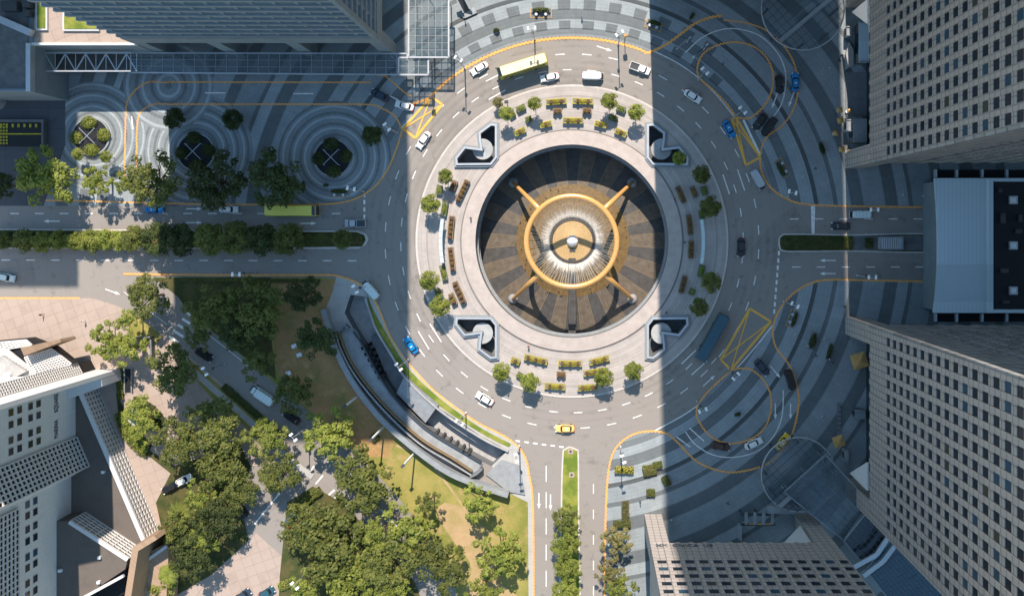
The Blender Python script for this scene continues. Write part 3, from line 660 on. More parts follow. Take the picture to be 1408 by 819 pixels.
def place_windows(root, o0, u, n, wins, zc, ww, wh, dep=.34, budget=100, seed=1, only_stuff=False):
    rnd = random.Random(seed); o0 = Vector((*o0, 0)); u = Vector((*u, 0)); n = Vector((*n, 0)); ang = math.atan2(u.y, u.x)
    mesh = {m_: pane_mesh(ww - .02, wh, m_) for m_ in ('window_dark', 'window_blue', 'window_warm')}
    mesh_s = MB(); cand = []
    for z in zc:
        for c in wins:
            p = o0 + u * c - n * dep; q_ = to_px((p.x, p.y, z)); vis = -2 < q_[0] < 1410 and -2 < q_[1] < 821
            cand.append((-(z) if vis else 1e6, z, c, p))
    cand.sort(key=lambda t: t[0]); cnt = 0
    for kx, z, c, p in cand:
        if kx < 1e5 and cnt < budget and not only_stuff:
            m_ = rnd.choices(['window_dark', 'window_blue', 'window_warm'], [8, 1.6, .5])[0]
            w_ = bpy.data.objects.new('window', mesh[m_]); COL.objects.link(w_); w_.parent = root
            w_.location = (p.x - root.location.x, p.y - root.location.y, z); w_.rotation_euler = (0, 0, ang); cnt += 1
        else:
            a = p - u * (ww / 2 - .01); b_ = p + u * (ww / 2 - .01)
            mesh_s.add([(a.x, a.y, z - wh / 2), (b_.x, b_.y, z - wh / 2), (b_.x, b_.y, z + wh / 2), (a.x, a.y, z + wh / 2)], [(0, 1, 2, 3)])
    if mesh_s.v:
        o = mesh_s.build('distant_windows', 'window_dark', root); o.location = (-root.location.x, -root.location.y, 0); o['kind'] = 'stuff'
def shift(o, root): o.location = (-root.location.x, -root.location.y, -root.location.z); return o

ZS = 18.3; FL = 3.76
def tower(label, x0, y0, x1, y1, ztop, faces, brackets=(), pier=24, core_inset=5.0, zs=ZS):
    """plan rectangle in survey units; faces = list of (side, window positions, budget)"""
    gx0, gy0 = G(x0, y0); gx1, gy1 = G(x1, y1)          # gy0 > gy1
    root = empty('office_tower', ((gx0 + gx1) / 2, (gy0 + gy1) / 2, 0), 0, label, 'tower')
    dep = .55; sides = {f_[0] for f_ in faces}
    mb = MB(); mb.box(gx0 + (dep if 'W' in sides else 0), gy1 + (dep if 'S' in sides else 0), zs, gx1 - (dep if 'E' in sides else 0), gy0 - (dep if 'N' in sides else 0), ztop)
    shift(mb.build('core', 'tower_side_cladding', root), root)
    zc = [30.3 + FL * k for k in range(int((ztop - 32) / FL))]
    for side, wins, budget, ww, m_ in faces:
        mb = MB()
        if side == 'W': o0, u, n, L = (gx0, gy1), (0, 1), (-1, 0), gy0 - gy1; wl = [G(0, y)[1] - gy1 for y in wins]
        if side == 'N': o0, u, n, L = (gx0, gy0), (1, 0), (0, 1), gx1 - gx0; wl = [G(x, 0)[0] - gx0 for x in wins]
        if side == 'S': o0, u, n, L = (gx0, gy1), (1, 0), (0, -1), gx1 - gx0; wl = [G(x, 0)[0] - gx0 for x in wins]
        wl = sorted(wl); grid_face(mb, o0, u, n, L, wl, zs, ztop, zc, ww, 2.15, e0=(.56 if side == 'W' and 'S' in sides else 0), e1=(.56 if side == 'W' and 'N' in sides else 0))
        shift(mb.build('facade', m_, root), root)
        place_windows(root, o0, u, n, wl, zc, ww, 2.15, budget=budget, seed=len(label), only_stuff=budget == 0)
    # corner piers and glazed ground floor set back behind the arcade
    pw = pier / S
    for cx_, cy_ in ((gx0, gy0), (gx0, gy1), (gx1, gy0), (gx1, gy1)):
        sx = 1 if cx_ == gx0 else -1; sy = -1 if cy_ == gy0 else 1; mb = MB()
        mb.box(cx_ + .002 * sx, cy_ + .002 * sy, 0, cx_ + sx * pw, cy_ + sy * pw, zs - .01); shift(mb.build('corner_pier', 'tower_cladding', root), root)
    mb = MB(); mb.box(gx0 + core_inset, gy1 + core_inset, 0, gx1 - core_inset, gy0 - core_inset, zs - .02); shift(mb.build('lobby_glazing', 'dark_glass', root), root)
    for tri in brackets:
        pts = [Vector(P(*t)) for t in tri]; c = sum(pts, Vector()) / 3; nrm = (pts[1] - pts[0]).cross(pts[2] - pts[0]).normalized()
        if nrm.z < 0: nrm = -nrm
        mb = MB(); mb.add([p for p in pts] + [p - nrm * .4 for p in pts], [(0, 1, 2), (5, 4, 3), (0, 3, 4, 1), (1, 4, 5, 2), (2, 5, 3, 0)])
        shift(mb.build('bracket', 'white_cladding', root), root)
    return root
tower('pale stone office tower at the upper right, north of the east road', 1162, -13, 1700, 232, 170,
      [('W', [222.1 - 16.6 * k for k in range(14)], 100, 1.8, 'tower_cladding'), ('S', [1215 + 23 * k for k in range(20)], 0, 2.2, 'tower_side_cladding')],
      brackets=[((1171, 17, 9), (1196, -4, 18.1), (1196, 36, 18.1))])
tower('pale stone office tower with a sunlit corner edge, south of the east road', 1162, 435, 1700, 680, 170,
      [('W', [447.9 + 16.6 * k for k in range(14)], 100, 1.8, 'tower_cladding'), ('N', [1215 + 23 * k for k in range(20)], 0, 2.2, 'tower_side_cladding')],
      brackets=[((1168, 650, 9), (1192, 635, 18.1), (1192, 674, 18.1))])
st = tower('pale office tower rising from the bottom edge with lettering on its cladding', 886, 706, 1117, 1000, 150,
      [('N', [895.5 + 16.55 * k for k in range(14)], 100, 1.9, 'tower_cladding')],
      brackets=[((1100, 722, 9), (1076, 747, 18.1), (1117, 747, 18.1))], zs=19.3, core_inset=9.0)
# the west pier of this tower splays out and is lit by the sun: a solid stone wing in front of the arcade
mb = MB(); g = [G(886, 706), G(910, 706), G(928, 720), (G(928, 760)), G(886, 760)]
def text_obj(body, loc, rot, size, parent, name='lettering', material='letter', ext=.05):
    cu = bpy.data.curves.new(name, 'FONT'); cu.body = body; cu.size = size; cu.extrude = ext; cu.align_x = 'CENTER'; cu.align_y = 'CENTER'
    t = bpy.data.objects.new(name, cu); COL.objects.link(t); t.rotation_euler = rot
    me = bpy.data.meshes.new_from_object(t.evaluated_get(bpy.context.evaluated_depsgraph_get())) if False else None
    bpy.context.view_layer.update()
    dg = bpy.context.evaluated_depsgraph_get(); me = bpy.data.meshes.new_from_object(t.evaluated_get(dg)); bpy.data.objects.remove(t)
    o = bpy.data.objects.new(name, me); me.materials.clear(); me.materials.append(MATS[material]); COL.objects.link(o); o.rotation_euler = rot; o.parent = parent
    o.location = (loc[0] - parent.location.x, loc[1] - parent.location.y, loc[2] - parent.location.z); return o
# sign on the north facade, upright for someone looking at the picture with the foot of the wall uppermost
zt = 21.5; q_ = P(941, 750.5, zt)
text_obj('XX  CIVICA  UE', (q_[0], G(0, 706)[1] + .06, zt), (R(-90), 0, 0), 2.0, st).scale = (.88, 1.0, 1)

# tower beyond the top edge whose shadow lies over the eastern half, and the one at the far top left
def plain_tower(label, x0, y0, x1, y1, ztop, x0b=None):
    gx0, gy0 = G(x0, y0); gx1, gy1 = G(x1, y1)
    root = empty('office_tower', ((gx0 + gx1) / 2, (gy0 + gy1) / 2, 0), 0, label, 'tower')
    mb = MB(); mb.box(gx0 + .5, gy1 + .5, 0, gx1 - .5, gy0 - .5, ztop); shift(mb.build('core', 'dark_glass', root), root)
    mb = MB(); z = 4.0
    while z < ztop: mb.box(gx0 + .02, gy1 + .02, z, gx1 - .02, gy0 - .02, z + 1.9); z += 3.76
    mb.box(gx0, gy1, ztop - 2, gx1, gy0, ztop); mb.box(gx0, gy1, 0, gx0 + 2, gy1 + 2, ztop - 2.1); mb.box(gx1 - 2, gy1, 0, gx1, gy1 + 2, ztop - 2.1)
    shift(mb.build('floor_bands', 'tower_cladding', root), root); return root
plain_tower('tall office tower standing beyond the top edge between the shuttle loops', 892, -420, 1142, -22, 206)
plain_tower('slab block standing beyond the top left corner', -260, -330, 95, -36, 84)

# north-west tower: floor-height ribbon windows behind deep ledges
x0, x1, yS, yN = 229, 547, 79, -300
gx0, gyS = G(x0, yS); gx1, gyN = G(x1, yN)
nw = empty('office_tower', ((gx0 + gx1) / 2, (gyS + gyN) / 2, 0), 0, 'dark grey office tower with horizontal ledges in full shade at the top left', 'tower')
ztop = 104
mb = MB(); mb.box(gx0 + .9, gyS + .9, 14, gx1 - .9, gyN - .9, ztop); shift(mb.build('core', 'tower_grey', nw), nw)
mb = MB(); z = 22.5
while z < ztop: mb.box(gx0 + .6, gyS + .6, z + 1.5, gx1 - .6, gyN - .6, z + 3.2); z += FL
shift(mb.build('ribbon_windows', 'ribbon_glass', nw), nw)
z = 22.5
while z < ztop - 2:
    mb = MB(); mb.box(gx0, gyS, z - .35, gx1, gyN, z + .75); mb.box(gx0 + .5, gyS + .5, z + .75, gx1 - .5, gyN - .5, z + 1.2); shift(mb.build('floor_ledge', 'tower_grey', nw), nw); z += FL
mb = MB(); mb.box(gx0, gyS, 16.5, gx1, gyN, 21.4); shift(mb.build('transfer_band', 'tower_grey', nw), nw)
for x in range(int(x0) + 8, int(x1) - 10, 24):
    g0 = G(x, yS); mb = MB(); mb.box(g0[0] - .35, gyS + .3, 21.4, g0[0] + .35, gyS + .6, ztop); shift(mb.build('mullion', 'tower_grey', nw), nw)
for y in range(-280, 70, 24):
    g0 = G(0, y); mb = MB(); mb.box(gx1 - .6, g0[1] - .35, 21.4, gx1 - .3, g0[1] + .35, ztop); shift(mb.build('mullion', 'tower_grey', nw), nw)
mb = MB(); mb.box(gx1 - .9, gyS - .15, 14, gx1 + .12, gyS + .9, ztop); shift(mb.build('corner_fin', 'tower_grey', nw), nw)
mb = MB(); mb.box(gx0, gyS, ztop - 1.5, gx1 + .01, gyN, ztop); shift(mb.build('parapet', 'tower_grey', nw), nw)
for px_ in (235, 330, 430, 538):
    g0 = G(px_, 80); mb = MB(); mb.box(g0[0] - 1.4, gyS + .2, 0, g0[0] + 1.4, gyS + 3, 16.5); shift(mb.build('column', 'tower_grey', nw), nw)
mb = MB(); mb.box(gx0 + 2, gyS + 5, 0, gx1 - 4, gyN - 4, 16.4); shift(mb.build('lobby_glazing', 'dark_glass', nw), nw)

# podium with the sunlit roof deck at the top left
px0, py0 = G(94, 79); px1, py1 = G(229, -200)
pd = empty('podium', ((px0 + px1) / 2, (py0 + py1) / 2, 0), 0, 'podium with sunlit pink roof deck and lawn beds beside the dark tower', 'building')
mb = MB(); mb.box(px0, py0 + .05, 0, px1 - .02, py1, 13.6); shift(mb.build('wall', 'tower_grey', pd), pd)
mb = MB(); mb.box(px0, py0 + .1, 13.6, px1 - .05, py1, 13.75); shift(mb.build('roof_deck', 'pink_paving', pd), pd)
mb = MB(); mb.box(px0, py0, 13.6, px1 - .02, py0 + .5, 14.5); shift(mb.build('parapet', 'white_cladding', pd), pd)
for (a, b_, c, d) in ((50, -20, 66, 42), (87, -20, 137, 43)):
    mb = MB(); A = P(a, b_, 14); B_ = P(c, d, 14); mb.box(A[0], A[1], 13.75, B_[0], B_[1], 14.3); shift(mb.build('bed_kerb', 'white_cladding', pd), pd)
    mb = MB(); mb.box(A[0] + .4, A[1] - .4, 14.3, B_[0] - .4, B_[1] + .4, 14.42); shift(mb.build('lawn_bed', 'verge_grass', pd), pd)
# low block at the left edge
lx0, ly0 = G(-300, 139); lx1, ly1 = G(95, -120)
lb = empty('building', ((lx0 + lx1) / 2, (ly0 + ly1) / 2, 0), 0, 'low flat roofed grey block with pale parapet at the left edge', 'building')
mb = MB(); mb.box(lx0, ly0 + .06, 0, lx1 - .06, ly1, 13.9); shift(mb.build('wall', 'tower_grey', lb), lb)
mb = MB(); mb.box(lx0, ly0 + 1, 13.9, lx1 - 1, ly1, 14.0); shift(mb.build('roof', 'dark_concrete', lb), lb)
mb = MB(); mb.box(lx1 - 1.0, ly0, 13.2, lx1, ly1 - 34, 15.0); shift(mb.build('parapet', 'steel', lb), lb)
mb = MB(); mb.box(lx0, ly0, 13.2, lx1 - 1.01, ly0 + .4, 14.9); shift(mb.build('parapet', 'tower_grey', lb), lb)
mb = MB(); a = P(-2, 26, 15); b_ = P(44, 46, 15); mb.bar((a[0], a[1], 15), (b_[0], b_[1], 15), 1.5, 1.6); shift(mb.build('roof_beam', 'steel', lb), lb)
mb = MB()
for x, y, w_, h_ in ((35, 6, 9, 8), (35, 18, 8, 7), (12, 8, 20, 12)):
    a = P(x, y, 16); mb.box(a[0] - w_ / S / 2, a[1] - h_ / S / 2, 14, a[0] + w_ / S / 2, a[1] + h_ / S / 2, 16)
shift(mb.build('roof_plant', 'dark_metal', lb), lb)
mb = MB(); q_ = G(-2, 138); mb.lathe([(2.0, 0), (2.0, 9), (1.4, 9.2), (.01, 9.2)], (q_[0], q_[1] - .2), 24); tag(mb.build('stair_drum', 'steel'), 'grey cylindrical stair drum at the foot of the low block on the left edge', 'stair drum')

# service ramp roof with yellow lattice at left edge
g0 = G(-60, 169); g1 = G(62, 201)
sr = empty('ramp_cover', ((g0[0] + g1[0]) / 2, (g0[1] + g1[1]) / 2, 0), 0, 'black sunken loading ramp cover with yellow stripes at left edge', 'ramp cover')
mb = MB(); mb.box(g0[0], g1[1], .05, g1[0], g0[1], 1.2); shift(mb.build('slab', 'black', sr), sr)
mb = MB(); mb.box(g0[0], (g0[1] + g1[1]) / 2 - .15, 1.2, g1[0], (g0[1] + g1[1]) / 2 + .15, 1.27)
for x in range(-50, 62, 8): q_ = G(x, 169); mb.box(q_[0] - .25, g0[1] - 1.2, 1.2, q_[0] + .25, g0[1] - .4, 1.26)
for j in range(7):
    for i in range(3): q_ = G(6 + i * 4, 172 + j * 4.3); mb.box(q_[0] - .22, q_[1] - .22, 1.28, q_[0] + .22, q_[1] + .22, 1.32)
shift(mb.build('stripes', 'planter_yellow', sr), sr)
mb = MB(); mb.box(g1[0] + .01, g1[1] - .6, .05, g1[0] + .5, g0[1] + .6, 1.5); mb.box(g0[0], g0[1] + .01, .05, g1[0], g0[1] + .6, 1.5); shift(mb.build('kerb_wall', 'dark_concrete', sr), sr)

# truss footbridge roof and glass canopies
def frame_canopy(label, poly, z, nx, ny, bar=.14, post=True, glass='canopy_glass', name='glass_canopy', edge=.3, fm=None):
    fm = fm or ('steel' if name == 'glass_canopy' else 'rim_blue_grey')
    """poly: 4 survey points given at height z (tl, tr, br, bl)"""
    c = [Vector(P(*p, z)) for p in poly]; root = empty(name, (*(sum(c, Vector()) / 4).xy, 0), 0, label, 'canopy')
    lerp = lambda s, t: (c[0] * (1 - s) + c[1] * s) * (1 - t) + (c[3] * (1 - s) + c[2] * s) * t
    mb = MB(); v = [p + Vector((0, 0, .02)) for p in c]; mb.add(v + [p - Vector((0, 0, .06)) for p in v], [(0, 1, 2, 3), (7, 6, 5, 4), (0, 4, 5, 1), (1, 5, 6, 2), (2, 6, 7, 3), (3, 7, 4, 0)]); shift(mb.build('glass_panel', glass, root), root)
    mb = MB()
    for i in range(1, nx): mb.bar(lerp(i / nx, 0), lerp(i / nx, 1), bar, .2)
    for j in range(1, ny): mb.bar(lerp(0, j / ny), lerp(1, j / ny), bar * .8, .16)
    if mb.v: shift(mb.build('glazing_bars', 'grey_granite' if name == 'glass_canopy' else 'dark_concrete', root), root)
    mb = MB()
    for a, b_ in ((0, 1), (1, 2), (2, 3), (3, 0)): mb.bar(c[a], c[b_], edge, .3)
    shift(mb.build('edge_frame', fm, root), root)
    if post:
        mb = MB()
        for s in (.06, .5, .94):
            for t in (.1, .9): p = lerp(s, t); mb.bar((p.x, p.y, .05), (p.x, p.y, z - .1), .25)
        shift(mb.build('posts', 'steel', root), root)
    return root
frame_canopy('long low glass canopy running along the foot of the dark tower', [(180, 73), (560, 74), (560, 103), (180, 100)], 6, 26, 3)
frame_canopy('tall glass canopy running off the top edge beside the dark tower', [(562, -10), (617, -10), (617, 79), (562, 79)], 7.5, 6, 9, edge=.35)
frame_canopy('small stepped glass canopy corner with pale edges near the yellow box', [(548, 79.5), (589, 79.5), (589, 103), (548, 103)], 7, 3, 2, edge=.35)
tb = empty('truss_bridge', (*P(112, 85, 9)[:2], 0), 0, 'steel lattice truss walkway beside the low block in shade', 'walkway')
mb = MB(); Z = 9.0
mb.bar(P(45, 73, Z), P(180, 73, Z), .3); mb.bar(P(45, 98, Z), P(180, 98, Z), .3)
x = 48; up = True
while x < 176:
    a = P(x, 98 if up else 74, Z); b_ = P(x + 14, 74 if up else 98, Z); mb.bar(a, b_, .22); mb.bar(P(x + 14, 74, Z), P(x + 14, 98, Z), .12); x += 14; up = not up
shift(mb.build('truss', 'steel', tb), tb)
mb = MB(); a = P(45, 75, 5.5); b_ = P(180, 97, 5.5); mb.box(a[0], b_[1], 5.2, b_[0], a[1], 5.5); shift(mb.build('deck', 'slate_dark', tb), tb)
mb = MB()
for x in (60, 110, 165): q_ = P(x, 86, 5); mb.box(q_[0] - .4, q_[1] - .4, .05, q_[0] + .4, q_[1] + .4, 5.2)
shift(mb.build('posts', 'dark_metal', tb), tb)

# east link building
e0 = P(1286, 245, 11); e1 = P(1365, 430, 11)
lk = empty('building', ((e0[0] + e1[0]) / 2, (e0[1] + e1[1]) / 2, 0), 0, 'low building with ribbed blue grey metal roof and black skylit roof at the right edge', 'building')
pts = [P(x, y, 11)[:2] for x, y in ((1285, 245), (1287.5, 280), (1289, 310), (1289.5, 340), (1289, 370), (1287, 400), (1283.5, 430), (1359, 430), (1359, 245))]
mb = MB(); mb.prism(pts, 10.3, 11.0); shift(mb.build('metal_roof', 'steel_roof', lk), lk)
def boxP(mb, x0_, y0_, x1_, y1_, z0, z1):
    a = P(x0_, y0_, z1); b_ = P(x1_, y1_, z1); mb.box(a[0], b_[1], z0, b_[0], a[1], z1)
mb = MB(); boxP(mb, 1292, 249, 1480, 428, .05, 10.2); shift(mb.build('wall', 'tower_grey', lk), lk)
mb = MB(); boxP(mb, 1366, 250, 1480, 425, 10.22, 11.2); shift(mb.build('black_roof', 'black', lk), lk)
mb = MB(); boxP(mb, 1359.3, 245, 1365.8, 430, 10.22, 11.9); boxP(mb, 1366, 245, 1480, 249.5, 10.22, 11.88); boxP(mb, 1366, 425.5, 1480, 430, 10.22, 11.88); shift(mb.build('roof_kerb', 'steel_roof', lk), lk)
for y in (275, 337.5, 399.5):
    for x in (1394, 1424):
        mb = MB(); boxP(mb, x - 5.5, y - 5.5, x + 5.5, y + 5.5, 11.2, 11.8); s_ = shift(mb.build('skylight', 'steel', lk), lk)
        mb = MB(); boxP(mb, x - 3.2, y - 3.2, x + 3.2, y + 3.2, 11.8, 12.3); g_ = mb.build('pane', 'white_metal', s_)
for y0_, y1_ in ((233, 244), (431, 442)):
    for x in (1287, 1316, 1351, 1385, 1420):
        mb = MB(); boxP(mb, x - 1.6, y0_, x + 1.6, y1_, 8.6, 9.4); shift(mb.build('roof_strut', 'steel', lk), lk)
for y0_, y1_ in ((233.5, 244.5), (431, 442)):
    mb = MB(); boxP(mb, 1286, y0_, 1480, y1_, .1, .5); shift(mb.build('black_strip', 'black', lk), lk)  # flat black box laid along the gap between tower and roof
# roof plant: ducts and housings
for x, y, w_, h_ in ((1380, 300, 6, 14), (1402, 318, 8, 6), (1382, 372, 10, 6), (1404, 300, 4, 10), (1376, 262, 5, 5), (1384, 415, 9, 4)):
    mb = MB(); boxP(mb, x - w_ / 2, y - h_ / 2, x + w_ / 2, y + h_ / 2, 11.2, 12.0); shift(mb.build('roof_duct', 'slate_dark', lk), lk)
# vent block and small shrub on the east median
vb = empty('vent_block', (*G(1222, 334), .19), 0, 'pale rectangular vent housing on the east median', 'vent')
mb = MB(); mb.obox((0, 0), (1, 0), 2.6, 1.35, 0, 1.7); mb.build('housing', 'concrete', vb); mb = MB(); mb.obox((0, 0), (1, 0), 2.75, 1.5, 1.7, 1.9)
mb.build('cap', 'deck_pale', vb)
mb = MB()
for i in range(9): mb.box(-2.3 + i * .52, -1.2, 1.9, -2.1 + i * .52, 1.2, 1.97)
mb.build('grille', 'steel', vb)

# round glass entrance roofs
def round_roof(label, cx_, cy_, rpx, z, angs, beam_ang):
    c = P(cx_, cy_, z); rr = rpx / S * (H - z) / H; root = empty('glass_roof', (c[0], c[1], 0), 0, label, 'canopy')
    mb = MB(); mb.lathe([(rr, z), (rr * .6, z + .7), (.01, z + 1.0)], n=48); mb.build('glass_shell', 'canopy_glass', root, True)
    mb = MB(); mb.tube([(rr * math.cos(t), rr * math.sin(t), z) for t in [2 * math.pi * i / 48 for i in range(49)]], .16, 6); mb.build('ring_beam', 'steel', root)
    mb = MB(); ca, sa = math.cos(R(beam_ang)), math.sin(R(beam_ang))
    for off in np.arange(-.85, .86, .17):
        L = math.sqrt(1 - off * off) * rr; o_ = off * rr
        mb.bar((-sa * o_ - ca * L, ca * o_ - sa * L, z + .7 * (1 - off * off) + .15), (-sa * o_ + ca * L, ca * o_ + sa * L, z + .7 * (1 - off * off) + .15), .11)
        if abs(off) > .2: mb.bar((ca * o_ + sa * L, sa * o_ - ca * L, z + .5 * (1 - off * off) + .1), (ca * o_ - sa * L, sa * o_ + ca * L, z + .5 * (1 - off * off) + .1), .09)
    mb.build('glazing_bars', 'dark_metal', root)
    mb = MB(); mb.bar((-ca * rr * .95 + sa * rr * .25, -sa * rr * .95 - ca * rr * .25, z + 1.1), (ca * rr * .95 + sa * rr * .25, sa * rr * .95 - ca * rr * .25, z + 1.1), .9, .5); mb.build('main_beam', 'grey_granite', root)
    mb = MB()
    for t in range(8): a = t * math.pi / 4; mb.bar((rr * .85 * math.cos(a), rr * .85 * math.sin(a), .05), (rr * .85 * math.cos(a), rr * .85 * math.sin(a), z), .35)
    mb.build('posts', 'dark_metal', root)
    return root
round_roof('round glass entrance roof cut by the top edge, above the upper shuttle loop', 1104, 12, 57, 7.5, 0, 40)
round_roof('round glass entrance roof beside the yellow taxi in the lower loop', 1098, 652, 51, 7.5, 0, 42)
frame_canopy('blue glass link roof joining the round entrance roof to the towers', [(1078, 676), (1135, 625), (1196, 690), (1160, 742)], 9, 8, 6, bar=.16, glass='canopy_glass', name='link_roof', post=True)
frame_canopy('dark glazed atrium roof squeezed between the two lower towers', [(1160, 743), (1200, 693), (1237, 727), (1190, 778)], 11, 9, 8, bar=.12, glass='dark_glass', name='atrium_roof', post=False)
frame_canopy('blue gridded atrium roof running down to the bottom edge between towers', [(1190, 782), (1237, 729), (1330, 832), (1235, 840)], 13, 14, 12, bar=.16, glass='blue_glass', name='atrium_roof', post=False)
for i, (a, b_, c) in enumerate((((1174, 779), (1205, 762), (1221, 738)), ((1187, 791), (1214, 771), (1232, 747)))):
    mb = MB(); z = 14.6; mb.bar(P(*a, z), P(*b_, z), 1.0, .5); mb.bar(P(*b_, z + .02), P(*c, z + .02), 1.0, .5)
    tag(mb.build('gutter_beam', 'steel'), ['upper' , 'lower'][i] + ' bent steel beam crossing the atrium roof between lower towers', 'beam', 'bent beams on the atrium roof')
mb = MB(); a = P(1063, 706, 12); b_ = P(1122, 717, 12); mb.box(a[0], b_[1], 5, b_[0], a[1], 6.2); tag(mb.build('skylight_bar', 'deck_pale'), 'pale horizontal roof slab at the corner of the bottom tower', 'roof slab')
mb = MB(); a = P(1020, 706, 4); b_ = P(1064, 720, 4)
fr = empty('pergola', (*P(1042, 712, 4)[:2], 0), 0, 'dark pergola with pale crossbars beside the bottom tower', 'pergola')
for i in range(4):
    q_ = P(1026 + i * 12, 712, 4); mb.box(q_[0] - .35, q_[1] - 1.4, 3.9, q_[0] + .35, q_[1] + 1.4, 4.2)
shift(mb.build('crossbars', 'deck_pale', fr), fr)
mb = MB(); a = P(1019, 706, 4); b_ = P(1066, 709, 4); mb.box(a[0], b_[1], 3.4, b_[0], a[1], 3.85); mb.box(a[0], a[1] - 2.8, 3.4, b_[0], a[1] - 2.3, 3.85)
for x in (1021, 1042, 1063):
    q_ = P(x, 708, 4); mb.box(q_[0] - .2, q_[1] - .2, .05, q_[0] + .2, q_[1] + .2, 3.4)
shift(mb.build('frame', 'dark_metal', fr), fr)
mb = MB(); a = P(1030, 719, 4); b_ = P(1060, 721, 4); mb.box(a[0], b_[1], 3.86, b_[0], a[1], 3.95); shift(mb.build('edge_strip', 'amber_canvas', fr), fr)
mb = MB(); a = P(1016, 722, 2); b_ = P(1020, 742, 2); mb.box(a[0], b_[1], .05, b_[0], a[1], 2.2); shift(mb.build('side_bar', 'steel', fr), fr)
# kiosks in the light strip
def kiosk(label, x0_, y0_, x1_, y1_, z, m_='concrete', roofm='deck_pale'):
    c = P((x0_ + x1_) / 2, (y0_ + y1_) / 2, z); root = empty('kiosk', (c[0], c[1], 0), 0, label, 'kiosk'); k = (H - z) / H / S
    hx, hy = (x1_ - x0_) / 2 * k, (y1_ - y0_) / 2 * k
    mb = MB(); mb.box(-hx + .15, -hy + .15, .05, hx - .15, hy - .15, z - .3); mb.build('walls', m_, root)
    mb = MB(); mb.box(-hx, -hy, z - .3, hx, hy, z); mb.build('roof', roofm, root)
    mb = MB(); mb.box(-hx + .1, hy - .3, z, hx - .1, hy - .1, z + .25); mb.box(-hx + .1, -hy + .1, z, hx - .1, -hy + .3, z + .25); mb.build('parapet', 'grey_granite', root)
    mb = MB(); mb.box(-hx + .1, -hy * .5, .5, -hx + .16, hy * .5, z - .7); mb.build('shop_front', 'dark_glass', root); return root
kiosk('small pale kiosk roof beside the orange parasols under the upper right tower', 1164, 164, 1173, 181, 3.2)
kiosk('grey flat roof kiosk tucked against the upper right tower beside the parasols', 1173.5, 163, 1192, 196, 4.5, 'dark_concrete', 'grey_granite')
kiosk('long blue grey roof kiosk in the dark recess at the top right', 1181, 30, 1195, 86, 4.0, 'dark_concrete', 'steel_roof')
kiosk('small pale hut at the north end of the sunlit strip', 1164, 36, 1171, 50, 3.0)
kiosk('dark roofed kiosk in shade south of the lower orange canopy', 1176, 563, 1190, 576, 3.5, 'dark_concrete', 'tower_grey')
kiosk('narrow pale vent hut in shade below the small orange canopy', 1161, 618, 1167, 636, 2.6)
mb = MB(); mb.prism([P(x, y, 1.2)[:2] for x, y in ((1164, 95), (1173, 90), (1174, 70), (1168, 58), (1163, 75))], .05, 1.2); tag(mb.build('raised_bed', 'concrete'), 'angular raised concrete bed at the north end of the sunlit strip', 'raised bed')
mb = MB(); a = G(1162, 100); b_ = G(1193, 160); mb.box(a[0], b_[1], .05, b_[0], a[1], .3); tag(mb.build('step_terrace', 'dark_granite'), 'dark stone terrace under the arcade of the upper right tower', 'terrace')
# ================================================================ SOUTH-WEST OFFICE BUILDING
c0 = P(100, 640, 6)
sw = empty('office_building', (c0[0], c0[1], 0), 0, 'white and grey office building with louvred walls and brown terraces at the lower left', 'building')
def swp(name, pts, zimg, z0, z1, m_, parent=sw):
    mb = MB(); mb.prism([P(x, y, zimg)[:2] for x, y in pts], z0, z1); return shift(mb.build(name, m_, parent), sw)
T1 = 6.2
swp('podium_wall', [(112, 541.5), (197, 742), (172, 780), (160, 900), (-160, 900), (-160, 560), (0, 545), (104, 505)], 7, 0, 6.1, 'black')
swp('terrace_roof', [(110, 545), (194, 742), (172, 782), (60, 830), (60, 560)], T1, 6.1, T1, 'brown_roof')
def screen(name, a, b_, z0, z1, sp, rows, proud, parent=sw, th=.22):
    """louvre screen standing in front of a wall from a to b (world xy)"""
    a = Vector((a[0], a[1], 0)); b_ = Vector((b_[0], b_[1], 0)); d = b_ - a; L = d.length; u = d / L; n = Vector((-u.y, u.x, 0)) * (1 if proud > 0 else -1); pr = abs(proud); mb = MB()
    k = int(L / sp)
    for i in range(k + 1):
        p = a + u * (i * L / k) + n * pr; mb.bar((p.x, p.y, z0), (p.x, p.y, z1), th, .25)
    for j in range(rows + 1):
        z = z0 + (z1 - z0) * j / rows; p = a + n * (pr + .02); q_ = b_ + n * (pr + .02); mb.bar((p.x, p.y, z), (q_.x, q_.y, z), .28, th * 1.3)
    return shift(mb.build(name, 'louvre', parent), sw)
A = P(111, 541.5, 7); B_ = P(197, 742, 7)
screen('louvre_screen', A, B_, .2, 6.6, 1.15, 5, .25, th=.42)
mb = MB(); mb.bar((A[0], A[1], 6.75), (B_[0], B_[1], 6.75), 1.0, .7); shift(mb.build('parapet', 'white_cladding', sw), sw)
# main block
M = [(112, 513.5), (149, 511.5), (150, 517), (104, 527), (104, 600), (121, 641), (98, 655), (98, 900), (-200, 900), (-200, 513)]
swp('main_block', M, T1, 0, 58, 'white_cladding')
swp('link_block', [(104.3, 527.3), (150, 517.5), (151, 527), (104.3, 545)], T1, 0, 9.5, 'white_cladding')
